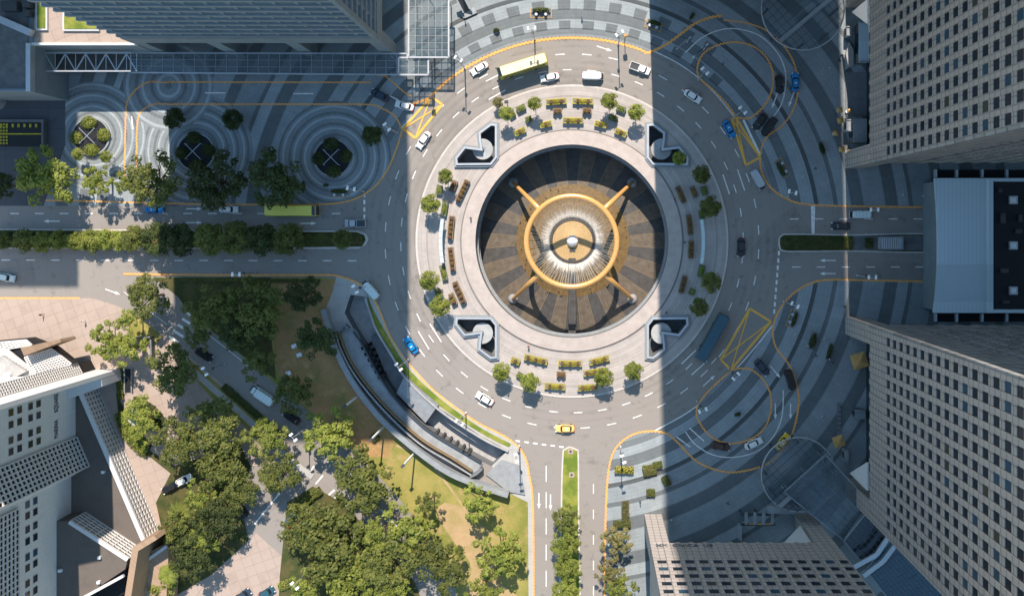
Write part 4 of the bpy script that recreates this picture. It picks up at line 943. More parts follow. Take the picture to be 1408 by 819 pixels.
# louvred bay
a = P(104, 601, T1); b_ = P(121, 641, T1); screen('louvre_bay', a, b_, 6.3, 44, .98, 26, .35, th=.3)
bk = MB(); bk.bar((a[0] + .1, a[1] + .1, 25), (b_[0] + .1, b_[1] + .1, 25), .2, 38); shift(bk.build('bay_backing', 'black', sw), sw)
a = P(2, 513.5, T1); b_ = P(100, 513.5, T1); 
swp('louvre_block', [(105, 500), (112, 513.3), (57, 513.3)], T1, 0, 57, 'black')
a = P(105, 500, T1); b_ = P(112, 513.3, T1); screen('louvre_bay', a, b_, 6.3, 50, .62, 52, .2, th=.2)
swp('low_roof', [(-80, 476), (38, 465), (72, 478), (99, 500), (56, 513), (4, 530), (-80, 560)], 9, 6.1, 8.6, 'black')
def trellis(q4, z, n, m, w_=.3):
    L = lambda s, t: tuple((q4[0][i] * (1 - s) + q4[1][i] * s) * (1 - t) + (q4[3][i] * (1 - s) + q4[2][i] * s) * t for i in (0, 1)); mb = MB()
    for i in range(n + 1): mb.bar(P(*L(i / n, 0), z), P(*L(i / n, 1), z), w_, .3)
    for j in range(m + 1): mb.bar(P(*L(0, j / m), z + .1), P(*L(1, j / m), z + .1), w_ * .9, .3)
    shift(mb.build('roof_trellis', 'louvre', sw), sw)
trellis([(34, 491), (71, 479), (98, 500), (48, 516)], 9, 12, 9); trellis([(-40, 474), (36, 467), (44, 474), (-40, 488)], 9, 16, 4); trellis([(-20, 478), (10, 480), (50, 512), (38, 521)], 9.3, 9, 12)
swp('stone_box', [(28, 478), (82, 466), (84, 470), (33, 489)], 12, 6, 12, 'stone_wall'); swp('plant_room', [(-20, 512), (4, 488), (38, 510), (0, 530)], 10, 8.6, 10.5, 'concrete')
mb = MB(); c = P(10, 516, 11); mb.lathe([(.8, 10.5), (.8, 11.4), (.6, 11.5), (.01, 11.5)], c[:2], 16); shift(mb.build('roof_fan', 'white_metal', sw), sw)
# windows on the east wall, in pairs
def east_windows(xw, ys, zc, w_, h_):
    X_ = P(xw, 0, T1)[0] 
    for y in ys:
        Y_ = P(0, y, T1)[1]
        for z in zc:
            fr_ = MB(); fr_.box(-.02, -w_ / 2 - .06, -h_ / 2 - .06, .1, w_ / 2 + .06, h_ / 2 + .06)
            f_ = fr_.build('window', 'grey_granite', sw); f_.location = (X_ - sw.location.x, Y_ - sw.location.y, z)
            g_ = MB(); g_.box(.08, -w_ / 2, -h_ / 2, .13, w_ / 2, h_ / 2); g_.build('pane', 'window_blue' if (int(y) % 3 == 0) else 'window_dark', f_)
east_windows(104, [538.3, 553.1, 572.2, 586.1], [20.4, 23.2, 26.9, 29.7], 1.35, 1.4)
east_windows(98, [(y - 314) / 1.0704 + 314 for y in (688, 703, 721.7, 737.8, 759, 774, 795, 811)], [19.9, 22.6], 1.4, 1.4)
a = P(98, 662, T1); b_ = P(98, 830, T1); screen('louvre_bay', a, b_, 26, 44, 1.2, 14, .4, th=.25)
bk = MB(); bk.bar((a[0] + .12, a[1], 35), (b_[0] + .12, b_[1], 35), .2, 18); shift(bk.build('bay_backing', 'black', sw), sw)
X_ = P(104, 0, T1)[0]
for txt, yy in (('SQUARE', 545), ('MARINA', 579.5)):
    t = text_obj(txt, (X_ + .08, P(0, yy, T1)[1], 13.9), (R(90), 0, R(90)), 2.1, sw); t.scale = (.52, 1, 1)
# second terrace with its grilled parapet wall
T2 = 12
swp('upper_terrace', [(96, 716), (176, 768), (172, 782), (112, 822), (60, 860), (60, 716)], T2, T1 + .01, T2, 'brown_roof')
a = P(97, 716, T2); b_ = P(177, 768, T2); screen('louvre_screen', b_, a, T1 + .2, T2, 1.5, 5, -.25)
mb = MB(); mb.bar((a[0], a[1], T2 + .3), (b_[0], b_[1], T2 + .3), .8, .7); c = P(112, 822, T2); d = P(171, 790, T2); mb.bar((c[0], c[1], T2 + .3), (d[0], d[1], T2 + .3), .6, .7); shift(mb.build('parapet', 'white_cladding', sw), sw)
for x, y, z in ((143, 648, T1), (138, 765, T2), (137, 799, T2), (84, 783, T2)):
    c = P(x, y, z); mb = MB(); mb.box(c[0] - .35, c[1] - .3, z, c[0] + .35, c[1] + .3, z + .7); shift(mb.build('roof_vent', 'white_metal', sw), sw)
swp('stone_fin', [(168, 840), (182, 752), (212, 736), (216, 741), (190, 757), (177, 840)], 13, 0, 13, 'stone_wall')
swp('stone_wing', [(190, 766), (226, 748), (232, 752), (228, 840), (180, 840)], 6, 0, 6, 'stone_wall')
mb = MB(); mb.bar(P(193, 776, 6.3), P(230, 750, 6.3), .7, .5); shift(mb.build('wing_parapet', 'white_cladding', sw), sw)

# ================================================================ CURVED RAMP
rp = empty('curved_ramp', (*G(560, 560), 0), 0, 'curved walled ramp structure with sunken court beside the ring road', 'ramp structure')
def rb(name, pts, wpx, z0, z1, m_):
    mb = MB(); ribbon(mb, smooth_path(pts), wpx, z0, z1); return shift(mb.build(name, m_, rp), rp)
outer = [(449, 424), (455, 446), (464, 474), (489, 523), (525, 570), (568, 609), (615, 643), (658, 662), (700, 676)]
rb('outer_wall', outer, 7, 0, 2.9, 'grey_granite')
inner = [(465, 456), (473, 481), (494, 518), (531, 562), (577, 605), (621, 632), (650, 650)]
rb('planter_wall', inner, 3.6, .1, 2.0, 'dark_metal')
rb('wall_coping', inner, 1.5, 2.0, 2.2, 'concrete')
rb('wall_coping', [(469, 454), (477, 480), (497, 515), (534, 559), (580, 601), (623, 627.5), (650, 645)], .8, .1, 2.1, 'bronze')
rb('end_wall', [(464, 458), (470, 452), (477, 446), (482, 450)], 3.2, .1, 2.2, 'dark_granite'); rb('end_wall', [(648, 652), (656, 648), (664, 641)], 3.2, .1, 2.2, 'dark_granite')
deck = smooth_path([(467, 452), (487, 452), (500, 474), (520, 512), (545, 548), (576, 579), (600, 597), (640, 621), (664, 636)]) + smooth_path([(655, 650), (618, 637), (572, 611), (528, 572), (491, 525), (466, 478), (461, 455)])
mb = MB(); mb.prism([G(*p) for p in deck], -.3, .35); shift(mb.build('deck', 'deck_pale', rp), rp)
mb = MB(); mb.prism([G(*p) for p in PIT], -4.2, -4.0); shift(mb.build('court_floor', 'concrete', rp), rp)
mb = MB(); n = len(PIT); g = [G(*p) for p in PIT]; mb.add([(*p, .1) for p in g] + [(*p, -4.1) for p in g], [(i, (i + 1) % n, n + (i + 1) % n, n + i) for i in range(n)]); shift(mb.build('court_wall', 'dark_granite', rp), rp)
rb('court_parapet', [(503, 409), (511, 433), (519, 454), (540, 489), (558, 518), (604, 562), (661, 600), (699, 619)], 2.4, 0, .9, 'concrete')
rb('slot_edge', [(487, 455), (500, 474), (520, 512), (545, 548), (576, 579), (600, 597), (640, 621), (662, 634)], 2.2, 0, 1.1, 'dark_metal')
def rq(name, pts, z0, z1, m_):
    mb = MB(); mb.prism([P(x, y, z1)[:2] for x, y in pts], z0, z1); return shift(mb.build(name, m_, rp), rp)
rq('pavilion_wall', [(546, 538), (556, 519), (601, 556), (584, 578)], -4, -.8, 'deck_pale'); 
v = [P(545, 540, -.5), P(556, 517, .9), P(603, 556, .9), (P(585, 581, -.5))]; mb = MB(); mb.add(v + [(a_[0], a_[1], a_[2] - .3) for a_ in v], [(0, 1, 2, 3), (7, 6, 5, 4), (0, 4, 5, 1), (1, 5, 6, 2), (2, 6, 7, 3), (3, 7, 4, 0)]); shift(mb.build('pavilion_roof', 'grey_granite', rp), rp)
rq('court_platform', [(510, 462), (522, 458), (545, 500), (556, 518), (546, 536), (528, 508)], -4, -1.6, 'dark_concrete')
for i in range(6):
    q_ = P(503 + i * 4.6, 476 + i * 8.0, -1); mb = MB(); mb.obox(q_[:2], (.5, -.86), .35, .9, -4, .35); shift(mb.build('court_baffle', 'black', rp), rp)
for i in range(6):
    q_ = P(600 + i * 9, 594.5 + i * 5.4, -1); mb = MB(); mb.obox(q_[:2], (.86, -.5), .3, .4, -4, .1); shift(mb.build('court_baffle', 'slate_dark', rp), rp)
rq('end_ramp', [(668, 652), (700, 676), (722, 680), (715, 640), (690, 632)], .1, .5, 'grey_granite')

# ================================================================ VEHICLES
def superell(L, W, e=4, n=28, x0=0):
    out = []
    for k in range(n):
        t = 2 * math.pi * k / n; c, s = math.cos(t), math.sin(t)
        out.append((x0 + L * math.copysign(abs(c) ** (2 / e), c), W * math.copysign(abs(s) ** (2 / e), s)))
    return out
def loft(mb, rings):
    base = len(mb.v); n = len(rings[0][0])
    for pts, z in rings: mb.v += [(x, y, z if not callable(z) else z(x)) for x, y in pts]
    for i in range(len(rings) - 1):
        for k in range(n): mb.f.append((base + i * n + k, base + i * n + (k + 1) % n, base + (i + 1) * n + (k + 1) % n, base + (i + 1) * n + k))
    mb.f.append(tuple(base + k for k in range(n))[::-1]); mb.f.append(tuple(base + (len(rings) - 1) * n + k for k in range(n)))
PAINT = {'white': (.78, .78, .76), 'silver': (.42, .45, .47), 'black': (.018, .02, .023), 'navy': (.03, .05, .08), 'blue': (.0, .20, .48), 'yellow': (.80, .52, .04), 'orange': (.80, .50, .16), 'lime': (.58, .53, .07), 'teal': (.025, .085, .12), 'darkred': (.06, .035, .03), 'palegreen': (.62, .70, .68)}
for k, c in PAINT.items(): mat('paint_' + k, c, .28, .05, 2.0, spec=.5)
def wheel(o, x, y, r_=.33, w_=.22):
    mb = MB(); n = 16; vs = []
    for yy in (-w_ / 2, w_ / 2): vs += [(r_ * math.cos(2 * math.pi * i / n), yy, r_ * math.sin(2 * math.pi * i / n)) for i in range(n)]
    mb.add(vs, [tuple(range(n))[::-1], tuple(range(n, 2 * n))] + [(i, (i + 1) % n, n + (i + 1) % n, n + i) for i in range(n)])
    wo = mb.build('wheel', 'tyre', o); wo.location = (x, y, r_)
    return wo
def make_vehicle(kind, color, roof=None):
    o = bpy.data.objects.new('vehicle', None); COL.objects.link(o); o.empty_display_size = .5; pm = 'paint_' + color
    if kind in ('sedan', 'taxi', 'hatch'):
        L = 2.28 if kind != 'hatch' else 2.0; W = .9
        mb = MB(); loft(mb, [(superell(L * .97, W * .95, 5), .22), (superell(L, W, 4.2), .45), (superell(L * .99, W * .99, 4), .66), (superell(L * .95, W * .93, 4), lambda x: .86 - .06 * (abs(x) / L) ** 2), (superell(L * .9, W * .84, 4), lambda x: .92 - .08 * (abs(x) / L) ** 2)])
        b_ = mb.build('body', pm, o)
        mb = MB(); xb = -.25; lenc = 1.35 if kind != 'hatch' else 1.5
        loft(mb, [(superell(lenc, .78, 4.5, 28, xb), .86), (superell(lenc * .96, .76, 4.5, 28, xb), .98), (superell(lenc * .72, .64, 4.5, 28, xb - .02), 1.33)]); mb.build('windows', 'window_dark', o)
        mb = MB(); loft(mb, [(superell(lenc * .70, .64, 4.5, 28, xb - .02), 1.325), (superell(lenc * .66, .60, 4.2, 28, xb - .02), 1.42)]); mb.build('roof', pm, o)
        mb = MB()
        for s in (-1, 1):
            mb.bar((xb + lenc * .90, s * .72, .93), (xb + lenc * .62, s * .60, 1.36), .07); mb.bar((xb - lenc * .92, s * .72, .93), (xb - lenc * .66, s * .60, 1.36), .09)
            mb.box(xb + .75, s * .88, .86, xb + .95, s * 1.04, .99)
        mb.build('pillars_and_mirrors', pm, o)
        for s in (-1, 1):
            mb = MB(); mb.box(L - .32, s * .55, .56, L - .02, s * .82, .72); mb.build('headlight', 'headlight', o)
            mb = MB(); mb.box(-L + .02, s * .55, .6, -L + .22, s * .82, .78); mb.build('taillight', 'taillight', o)
        if kind == 'taxi': mb = MB(); mb.box(-.4, -.28, 1.41, -.2, .28, 1.56); mb.build('roof_sign', 'lamp_white', o)
        for x in (1.38, -1.38):
            for y in (-.82, .82): wheel(o, x, y)
    elif kind in ('van', 'pickup', 'lorry'):
        L = 2.5 if kind != 'lorry' else 3.2; W = .92 if kind != 'lorry' else 1.05; hb = 1.95 if kind == 'van' else 2.3
        mb = MB(); loft(mb, [(superell(L * .98, W * .96, 7), .3), (superell(L, W, 6), .6), (superell(L * .99, W * .98, 6), 1.0)]); mb.build('body', pm, o)
        if kind == 'pickup':
            mb = MB(); loft(mb, [(superell(.95, .84, 5, 28, .75), .95), (superell(.7, .74, 5, 28, .62), 1.5)]); mb.build('windows', 'window_dark', o)
            mb = MB(); loft(mb, [(superell(.68, .74, 5, 28, .62), 1.49), (superell(.62, .7, 5, 28, .62), 1.58)]); mb.build('roof', pm, o)
            mb = MB(); mb.box(-2.35, -.78, 1.0, -.35, .78, 1.06); mb.build('bed_floor', 'dark_metal', o)
            mb = MB()
            for s in (-1, 1): mb.box(-2.4, s * .78, .9, -.3, s * .88, 1.3)
            mb.box(-2.45, -.78, .9, -2.36, .78, 1.3); mb.build('bed_sides', pm, o)
        else:
            xc = L - .75 if kind == 'van' else L - .7
            x1 = (L - .55) if kind == 'van' else L - 1.5
            cx_ = (-L + .08 + x1) / 2; hl = (x1 + L - .08) / 2
            mb = MB(); loft(mb, [(superell(hl, W * .97, 9, 28, cx_), .98), (superell(hl * .98, W * .92, 9, 28, cx_), hb - .1), (superell(hl * .95, W * .87, 8, 28, cx_), hb)]); mb.build('cargo_box', pm, o)
            mb = MB(); loft(mb, [(superell(.62, W * .86, 5, 28, L - .62), .98), (superell(.45, W * .78, 5, 28, L - .85), 1.72)]); mb.build('windscreen', 'window_dark', o)
            mb = MB(); loft(mb, [(superell(.42, W * .76, 5, 28, L - .9), 1.72), (superell(.4, W * .74, 5, 28, L - .9), 1.8)]); mb.build('cab_roof', pm, o)
            mb = MB()
            for j in range(5): mb.box(cx_ - hl * .8 + j * hl * .36, -W * .8, hb, cx_ - hl * .8 + j * hl * .36 + .06, W * .8, hb + .03)
            mb.build('roof_ribs', 'steel' if color != 'black' else 'tyre', o)
        for s in (-1, 1):
            mb = MB(); mb.box(L - .2, s * .6, .6, L + .01, s * .84, .8); mb.build('headlight', 'headlight', o)
            mb = MB(); mb.box(-L - .01, s * .62, .6, -L + .1, s * .82, .85); mb.build('taillight', 'taillight', o)
        for x in (L - .9, -L + .95):
            for y in (-W + .1, W - .1): wheel(o, x, y, .36)
    else:
        L = 5.95; W = 1.25; hb = 4.3 if color == 'lime' else 3.4
        mb = MB(); loft(mb, [(superell(L * .995, W * .98, 14), .35), (superell(L, W, 13), .7), (superell(L, W, 13), hb - .25), (superell(L * .99, W * .95, 11), hb - .06), (superell(L * .975, W * .9, 11), hb)]); mb.build('body', pm, o)
        for z0, z1 in (((1.25, 2.05), (2.9, 3.7)) if color == 'lime' else ((1.5, 2.5),)):
            for s in (-1, 1):
                mb = MB(); mb.box(-L + .8, s * (W + .0), z0, L - .9, s * (W + .015), z1); mb.build('side_windows', 'window_dark', o)
        mb = MB(); mb.box(L + .0, -1.05, 1.1, L + .03, 1.05, hb - .5); mb.build('windscreen', 'window_dark', o)
        mb = MB(); mb.box(-L - .03, -.9, hb - 1.4, -L, .9, hb - .6); mb.build('rear_window', 'window_dark', o)
        mb = MB(); loft(mb, [(superell(L * .97, W * .89, 11), hb), (superell(L * .965, W * .87, 11), hb + .05)]); mb.build('roof', 'sunlit_lime' if roof == 'sunlit_lime' else pm, o)
        mb = MB(); mb.box(L - .85, -1.1, hb + .05, L - .1, 1.1, hb + .09); mb.build('roof_visor', 'window_dark' if color == 'lime' else 'paint_teal', o)
        mb = MB()
        for x in (-3.6, .6): mb.obox((x, 0), (1, 0), .55, .5, hb, hb + .12)
        if color != 'lime': mb.obox((-1.6, 0), (1, 0), 1.3, .8, hb, hb + .2)
        mb.build('roof_hatches', 'sunlit_lime' if roof else 'paint_' + color, o)
        mb = MB()
        for s in (-1, 1): mb.box(L - .1, s * 1.25, hb - 1.6, L + .25, s * 1.5, hb - 1.2)
        mb.build('mirrors', 'dark_metal', o)
        for s in (-1, 1):
            mb = MB(); mb.box(L - .02, s * .8, .6, L + .03, s * 1.1, .85); mb.build('headlight', 'headlight', o)
            mb = MB(); mb.box(-L - .03, s * .85, .8, -L + .02, s * 1.1, 1.1); mb.build('taillight', 'taillight', o)
        for x in (3.2, -2.9):
            for y in (-1.1, 1.1): wheel(o, x, y, .48, .3)
    return o
VP = {}
def vehicle(kind, color, px, py, dx, dy, label, cat='car', name=None, z=.0, group=None):
    """heading (dx,dy) in survey directions"""
    key = (kind, color, 'in sunlight' in label)
    if key not in VP: o = VP[key] = make_vehicle(kind, color, 'sunlit_lime' if kind == 'bus' and 'in sunlight' in label else None)  # the bus standing in sun takes the roof colour with sunlight painted in
    else: o = copy_tree(VP[key])
    o.name = name or {'sedan': 'parked_car', 'taxi': 'taxi', 'hatch': 'hatchback_car', 'van': 'van', 'pickup': 'pickup_truck', 'lorry': 'delivery_lorry', 'bus': 'bus'}[kind]
    if o.name.startswith('parked_car'): o.name = 'car'
    o.location = (*G(px, py), z); o.rotation_euler = (0, 0, math.atan2(-dy, dx)); tag(o, label, cat, group or ('taxis on the roads' if cat == 'taxi' else 'buses on the roads' if cat == 'bus' else 'cars and vans on the roads'))
    return o
Zp = .065
vehicle('sedan', 'white', 659.5, 95, -60, 37, 'white car left of the yellow green bus at the top of the ring road')
vehicle('bus', 'lime', 719.5, 94, -68, 21.5, 'yellow green double deck bus in sunlight at the top of the ring road', 'bus')
vehicle('taxi', 'white', 756, 107, -26, 5, 'white car just below the nose of the sunlit bus')
vehicle('van', 'white', 815, 105.5, 1, .02, 'white van at the top of the ring road, right of the sunlit bus', 'van')
vehicle('pickup', 'white', 879.5, 95, 22, 8, 'white pickup truck at the edge of the shadow, left of the upper shuttle loop', 'pickup')
vehicle('sedan', 'white', 952, 133, 24, 15, 'white car alone in shade on the ring road below the loop entrance')
vehicle('taxi', 'blue', 1002, 178, 14, 24, 'bright blue taxi overlapping the upper right yellow box', 'taxi')
vehicle('van', 'silver', 1041, 247, 11, 19, 'silver van below the upper right yellow box', 'van')
vehicle('sedan', 'black', 1018.5, 340, -1, 28, 'black car on the right side of the ring road level with the fountain')
vehicle('bus', 'teal', 978, 462, -30, 54, 'dark teal bus in shade beside the lower right yellow box', 'bus')
vehicle('taxi', 'orange', 777, 588, -1, 0, 'orange taxi at the bottom of the ring road above the central median', 'taxi')
vehicle('taxi', 'white', 667, 547, -22, -13, 'white car with sunroof on the lower left of the ring road')
vehicle('taxi', 'blue', 566, 474, -17, -23, 'bright blue taxi at the shadow edge on the lower left of the ring road', 'taxi')
vehicle('van', 'palegreen', 511, 398, -16, -18, 'pale van hugging the kerb where the west road leaves the ring', 'van')
vehicle('pickup', 'silver', 490, 307, -1, 0, 'silver pickup waiting at the end of the west road', 'pickup')
vehicle('bus', 'lime', 406.5, 290, 1, 0, 'yellow green double deck bus in shade on the west road', 'bus')
vehicle('sedan', 'white', 316, 288, 1, 0, 'white car on the west road behind the shaded bus')
vehicle('taxi', 'blue', 214, 288, 1, 0, 'blue taxi half hidden under the tree on the west road', 'taxi')
vehicle('sedan', 'white', 583, 193, -20, 29, 'white car below the upper left yellow box')
vehicle('sedan', 'white', 557, 146, -26, -7, 'white car leaving the plaza lane at the upper left yellow box', z=Zp)
vehicle('sedan', 'navy', 523, 132, -25, -12, 'dark navy car in the shaded plaza lane above the round shrubs', z=Zp)
vehicle('sedan', 'black', 1071, 117, 2, 28, 'black car inside the upper shuttle loop beside the blue taxi', z=Zp)
vehicle('taxi', 'blue', 1092.5, 114, 0, -28, 'blue taxi at the outer kerb of the upper shuttle loop', 'taxi', z=Zp)
vehicle('sedan', 'black', 1044, 168, -15, 21, 'black car, left one of the pair at the exit of the upper shuttle loop', z=Zp)
vehicle('van', 'black', 1056.5, 175, -15, 21, 'black van, right one of the pair at the exit of the upper shuttle loop', 'van', z=Zp)
vehicle('van', 'palegreen', 1181, 295, -1, 0, 'pale van on the upper lane of the east road', 'van')
vehicle('sedan', 'black', 1155, 310.5, -1, 0, 'black car crossing the sunlit strip on the east road')
vehicle('van', 'black', 1085.5, 521, 8, 26, 'black van at the right kerb of the lower shuttle loop', 'van', z=Zp)
vehicle('sedan', 'navy', 1047, 504, 17, 19, 'dark blue car entering the lower shuttle loop', z=Zp)
vehicle('taxi', 'yellow', 1075.5, 606, 16, -24, 'yellow taxi at the lower right of the lower shuttle loop', 'taxi', z=Zp)
vehicle('sedan', 'white', 1035.5, 608.5, 23, -11, 'white car at the bottom of the lower shuttle loop', z=Zp)
vehicle('sedan', 'darkred', 990, 612, 26, 4, 'dark brown car at the bottom of the lower shuttle loop', z=Zp)
vehicle('sedan', 'black', 282, 487, 24, 15, 'black car just below the zebra crossing on the diagonal road')
vehicle('lorry', 'palegreen', 363, 542, -27, -18, 'white box lorry in shade on the diagonal road', 'lorry')
vehicle('sedan', 'black', 402, 573, -24, -18, 'black car under the trees below the white box lorry')
vehicle('sedan', 'black', 237, 668, -24, 13, 'black car parked on the paving beside a white car near the louvred building', z=.11)
vehicle('sedan', 'white', 254, 659, 24, -13, 'white car half under the trees beside the parked black car', z=.11)
vehicle('van', 'black', 332, 698, 14, 22, 'black van in tree shade on the forecourt road', 'van')
vehicle('hatch', 'navy', 336, 816, 20, -14, 'dark blue hatchback cut by the bottom edge on the pink paving', z=.11)
vehicle('hatch', 'teal', 368, 813, 20, -12, 'teal hatchback cut by the bottom edge beside a small hedge')
vehicle('sedan', 'palegreen', 10, 381, 26, 5, 'pale car at the left edge on the lower west road')
vehicle('hatch', 'teal', 401, 712, 14, -22, 'small teal car beside the trimmed hedge on the forecourt road')

# ================================================================ STREET LAMPS
def make_lamp():
    o = bpy.data.objects.new('street_lamp', None); COL.objects.link(o)
    mb = MB(); mb.lathe([(.28, 0), (.28, .35), (.16, .4), (.13, 6), (.09, 11.6)], n=10); mb.build('pole', 'steel', o)
    mb = MB(); mb.bar((0, -1.0, 11.6), (0, 1.0, 11.6), .1); mb.build('arm', 'steel', o)
    for s in (-1, 1):
        mb = MB(); mb.obox((.15, s * .8), (1, 0), .48, .27, 11.6, 11.85, .7); mb.build('lamp_head', 'lamp_white', o)
    mb = MB(); mb.lathe([(.01, 7.1), (.32, 7.1), (.32, 7.6), (.01, 7.6)], (.2, 0), 10); mb.build('camera_box', 'dark_metal', o)
    return o
lamp0 = make_lamp(); first = True
for hx, hy, rot, where in ((629.5, 82, 60, 'beside the white car left of the bus'), (731, 40, 95, 'above the sunlit bus'), (852.5, 47, 120, 'by the amber signal post'), (709, 630, 10, 'at the corner left of the south road'),
        (856, 631.5, 20, 'above the flower box right of the south road'), (547, 505, 40, 'on the green verge beside the sunken court'), (631, 582, 60, 'on the sunlit green verge below the ramp court'), (531, 175, 40, 'beside the round shrub in the north-west plaza'),
        (482, 260, 80, 'beside the orange bordered planter on the west road corner'), (487, 398, 30, 'left of the pale van by the kerb'), (1090, 265, 75, 'at the corner above the east road'), (1093, 420, 60, 'at the corner below the east road'),
        (969, 98, 45, 'at the left end of the upper loop island'), (1021, 152, 45, 'at the lower end of the upper loop island'), (1013, 518, 135, 'at the upper end of the lower loop island'), (967, 565, 110, 'at the left end of the lower loop island'),
        (1203, 289, 90, 'on the upper kerb of the east road'), (1200, 382, 90, 'on the lower kerb of the east road'), (280, 511, 30, 'on the hedge bank below the zebra crossing'), (404, 806, 45, 'among the trees at the bottom edge'), (324, 378, 90, 'on the lower kerb of the west road'), (402, 602, 40, 'on the verge beside the diagonal road')):
    o = lamp0 if first else copy_tree(lamp0); first = False
    o.location = (*P(hx, hy, 11.8)[:2], .0); o.rotation_euler.z = R(rot)
    tag(o, 'tall double headed street lamp ' + where, 'street lamp', 'double headed street lamps')
def post(px, py, h_, label, name='signal_post', cap='amber_canvas'):
    o = empty(name, (*G(px, py), 0), 0, label, 'post'); mb = MB(); mb.lathe([(.1, 0), (.09, h_), (.01, h_)], n=8); mb.build('pole', 'dark_metal', o); mb = MB(); mb.obox((0, 0), (1, .3), .45, .3, h_ - .9, h_ + .2); mb.build('signal_head', cap, o)
post(859, 55, 5.2, 'amber signal post beside the lamp at the top of the ring road')
post(698, 143, 4, 'dark signal post by the pinkish shrub on the promenade', cap='dark_metal')
post(596, 137, 4, 'dark post at the corner of the upper left yellow box', cap='dark_metal')
for i, (x0_, y0_, x1_, y1_, w_) in enumerate(((474, 558, 494, 543, 'upper'), (510, 604, 529, 585, 'middle one, by a dark shrub'), (554, 640, 571, 621, 'lower'))):
    o = empty('lawn_mast', (*G(x1_, y1_), .08), 0, f'slanted pale mast by the curved ramp wall, {w_}', 'mast', 'masts beside the ramp wall'); b_ = P(x0_, y0_, 9); mb = MB(); g_ = G(x1_, y1_)
    mb.bar((0, 0, 0), (b_[0] - g_[0], b_[1] - g_[1], 9), .34, .34); mb.build('pole', 'white_metal', o); mb = MB(); mb.obox((b_[0] - g_[0], b_[1] - g_[1]), (1, 1), .45, .3, 8.9, 9.2); mb.build('lamp_head', 'dark_metal', o)

# ================================================================ PROMENADE PLANTERS, GLASS SHELTERS
rnd = random.Random(21)
def leaf_cards(mb, n, cx_, cy_, cz, rx, ry, rz, s, rnd, shell=.0):
    for _ in range(n):
        while True:
            x, y, z = rnd.uniform(-1, 1), rnd.uniform(-1, 1), rnd.uniform(-1, 1)
            if shell <= x * x + y * y + z * z <= 1: break
        c = Vector((cx_ + x * rx, cy_ + y * ry, cz + z * rz)); nrm = Vector((x + rnd.uniform(-.7, .7), y + rnd.uniform(-.7, .7), abs(z) + rnd.uniform(.0, 1.2))).normalized()
        a = nrm.orthogonal().normalized(); b_ = nrm.cross(a); t = rnd.uniform(0, 6.28); u = (a * math.cos(t) + b_ * math.sin(t)) * s * rnd.uniform(.6, 1.3); v = nrm.cross(u).normalized() * s * rnd.uniform(.4, .8)
        mb.add([c - u, c - v, c + u, c + v], [(0, 1, 2, 3)])
def make_planter(L, kind):
    """L in metres; kinds: flower (yellow with clay pots), pots (brown), green"""
    o = bpy.data.objects.new('planter_box', None); COL.objects.link(o); r_ = random.Random(int(L * 100) + len(kind)); h = .95
    mb = MB(); W = .62; mb.box(-L / 2, -W, 0, L / 2, W, h); mb.build('trough', 'dark_granite', o)
    mb = MB(); mb.box(-L / 2 - .06, -W - .06, h, L / 2 + .06, -W + .12, h + .1); mb.box(-L / 2 - .06, W - .12, h, L / 2 + .06, W + .06, h + .1); mb.box(-L / 2 - .06, -W + .13, h, -L / 2 + .1, W - .13, h + .1); mb.box(L / 2 - .1, -W + .13, h, L / 2 + .06, W - .13, h + .1); mb.build('rim', {'flower': 'planter_yellow', 'pots': 'bronze', 'green': 'planter_green'}[kind], o)
    mb = MB(); leaf_cards(mb, int(95 * L), 0, 0, h + .3, L / 2 * .93, W * .9, .22, .13, r_); mb.build('foliage', {'flower': 'leaf_yellow', 'pots': 'leaf_olive', 'green': 'leaf_bright'}[kind], o)
    if kind != 'green':
        k = max(1, round(L / 2.0)) if kind == 'flower' else max(2, round(L / 1.15))
        for i in range(k):
            mb = MB(); mb.obox(((i + .5) / k * L - L / 2, 0), (1, 0), .3, .42, h, h + .75); pt = mb.build('clay_pot', 'terracotta', o)
            mb = MB(); leaf_cards(mb, 12, 0, 0, 0, .25, .35, .2, .1, r_); lf = mb.build('foliage', 'leaf_dry', pt); lf.location = ((i + .5) / k * L - L / 2, 0, h + .8)
    return o
PC = {}
def planter(px, py, Lpx, dx, dy, kind, label):
    key = (round(Lpx / 4), kind)
    if key not in PC: o = PC[key] = make_planter(round(Lpx / 4) * 4 / S, kind)
    else: o = copy_tree(PC[key])
    o.location = (*P(px, py, 1)[:2], .14); o.rotation_euler.z = math.atan2(-dy, dx); tag(o, label, 'planter', 'planter boxes on the fountain promenade')
KN = {'flower': 'yellow flower planter box with clay pots', 'pots': 'planter box packed with small clay pots', 'green': 'small green planter box'}
def row(items, where):
    words = ['first', 'second', 'third', 'fourth', 'fifth', 'sixth', 'seventh', 'eighth']
    for i, (x, y, L, dx, dy, k) in enumerate(items):
        planter(x, y, L, dx, dy, k, f'{KN[k]}, {words[i]} from the {where}')
row([(764.7, 140, 27, 20, -1.5, 'flower'), (801.5, 139.5, 27, 20, .8, 'flower')], 'left in the outer north row')
row([(766.5, 153, 11, 20, -1, 'pots'), (807, 152.5, 11, 20, 1, 'pots')], 'left in the middle north row')
row([(715, 181, 16, 16, -7, 'flower'), (750.7, 171, 16, 18, -4, 'flower'), (788, 166, 27, 20, .3, 'flower'), (825.7, 171, 16, 18, 4, 'flower'), (853.5, 182.5, 17, 16, 7, 'flower')], 'left in the inner north row')
row([(704, 157, 10, 10, -6, 'green'), (716.5, 149, 11, 10, -5, 'green'), (727, 164, 10, 10, -4, 'green'), (843, 162.5, 12, 10, 4, 'green'), (854, 150, 12, 10, 4, 'green')], 'left among north ones')
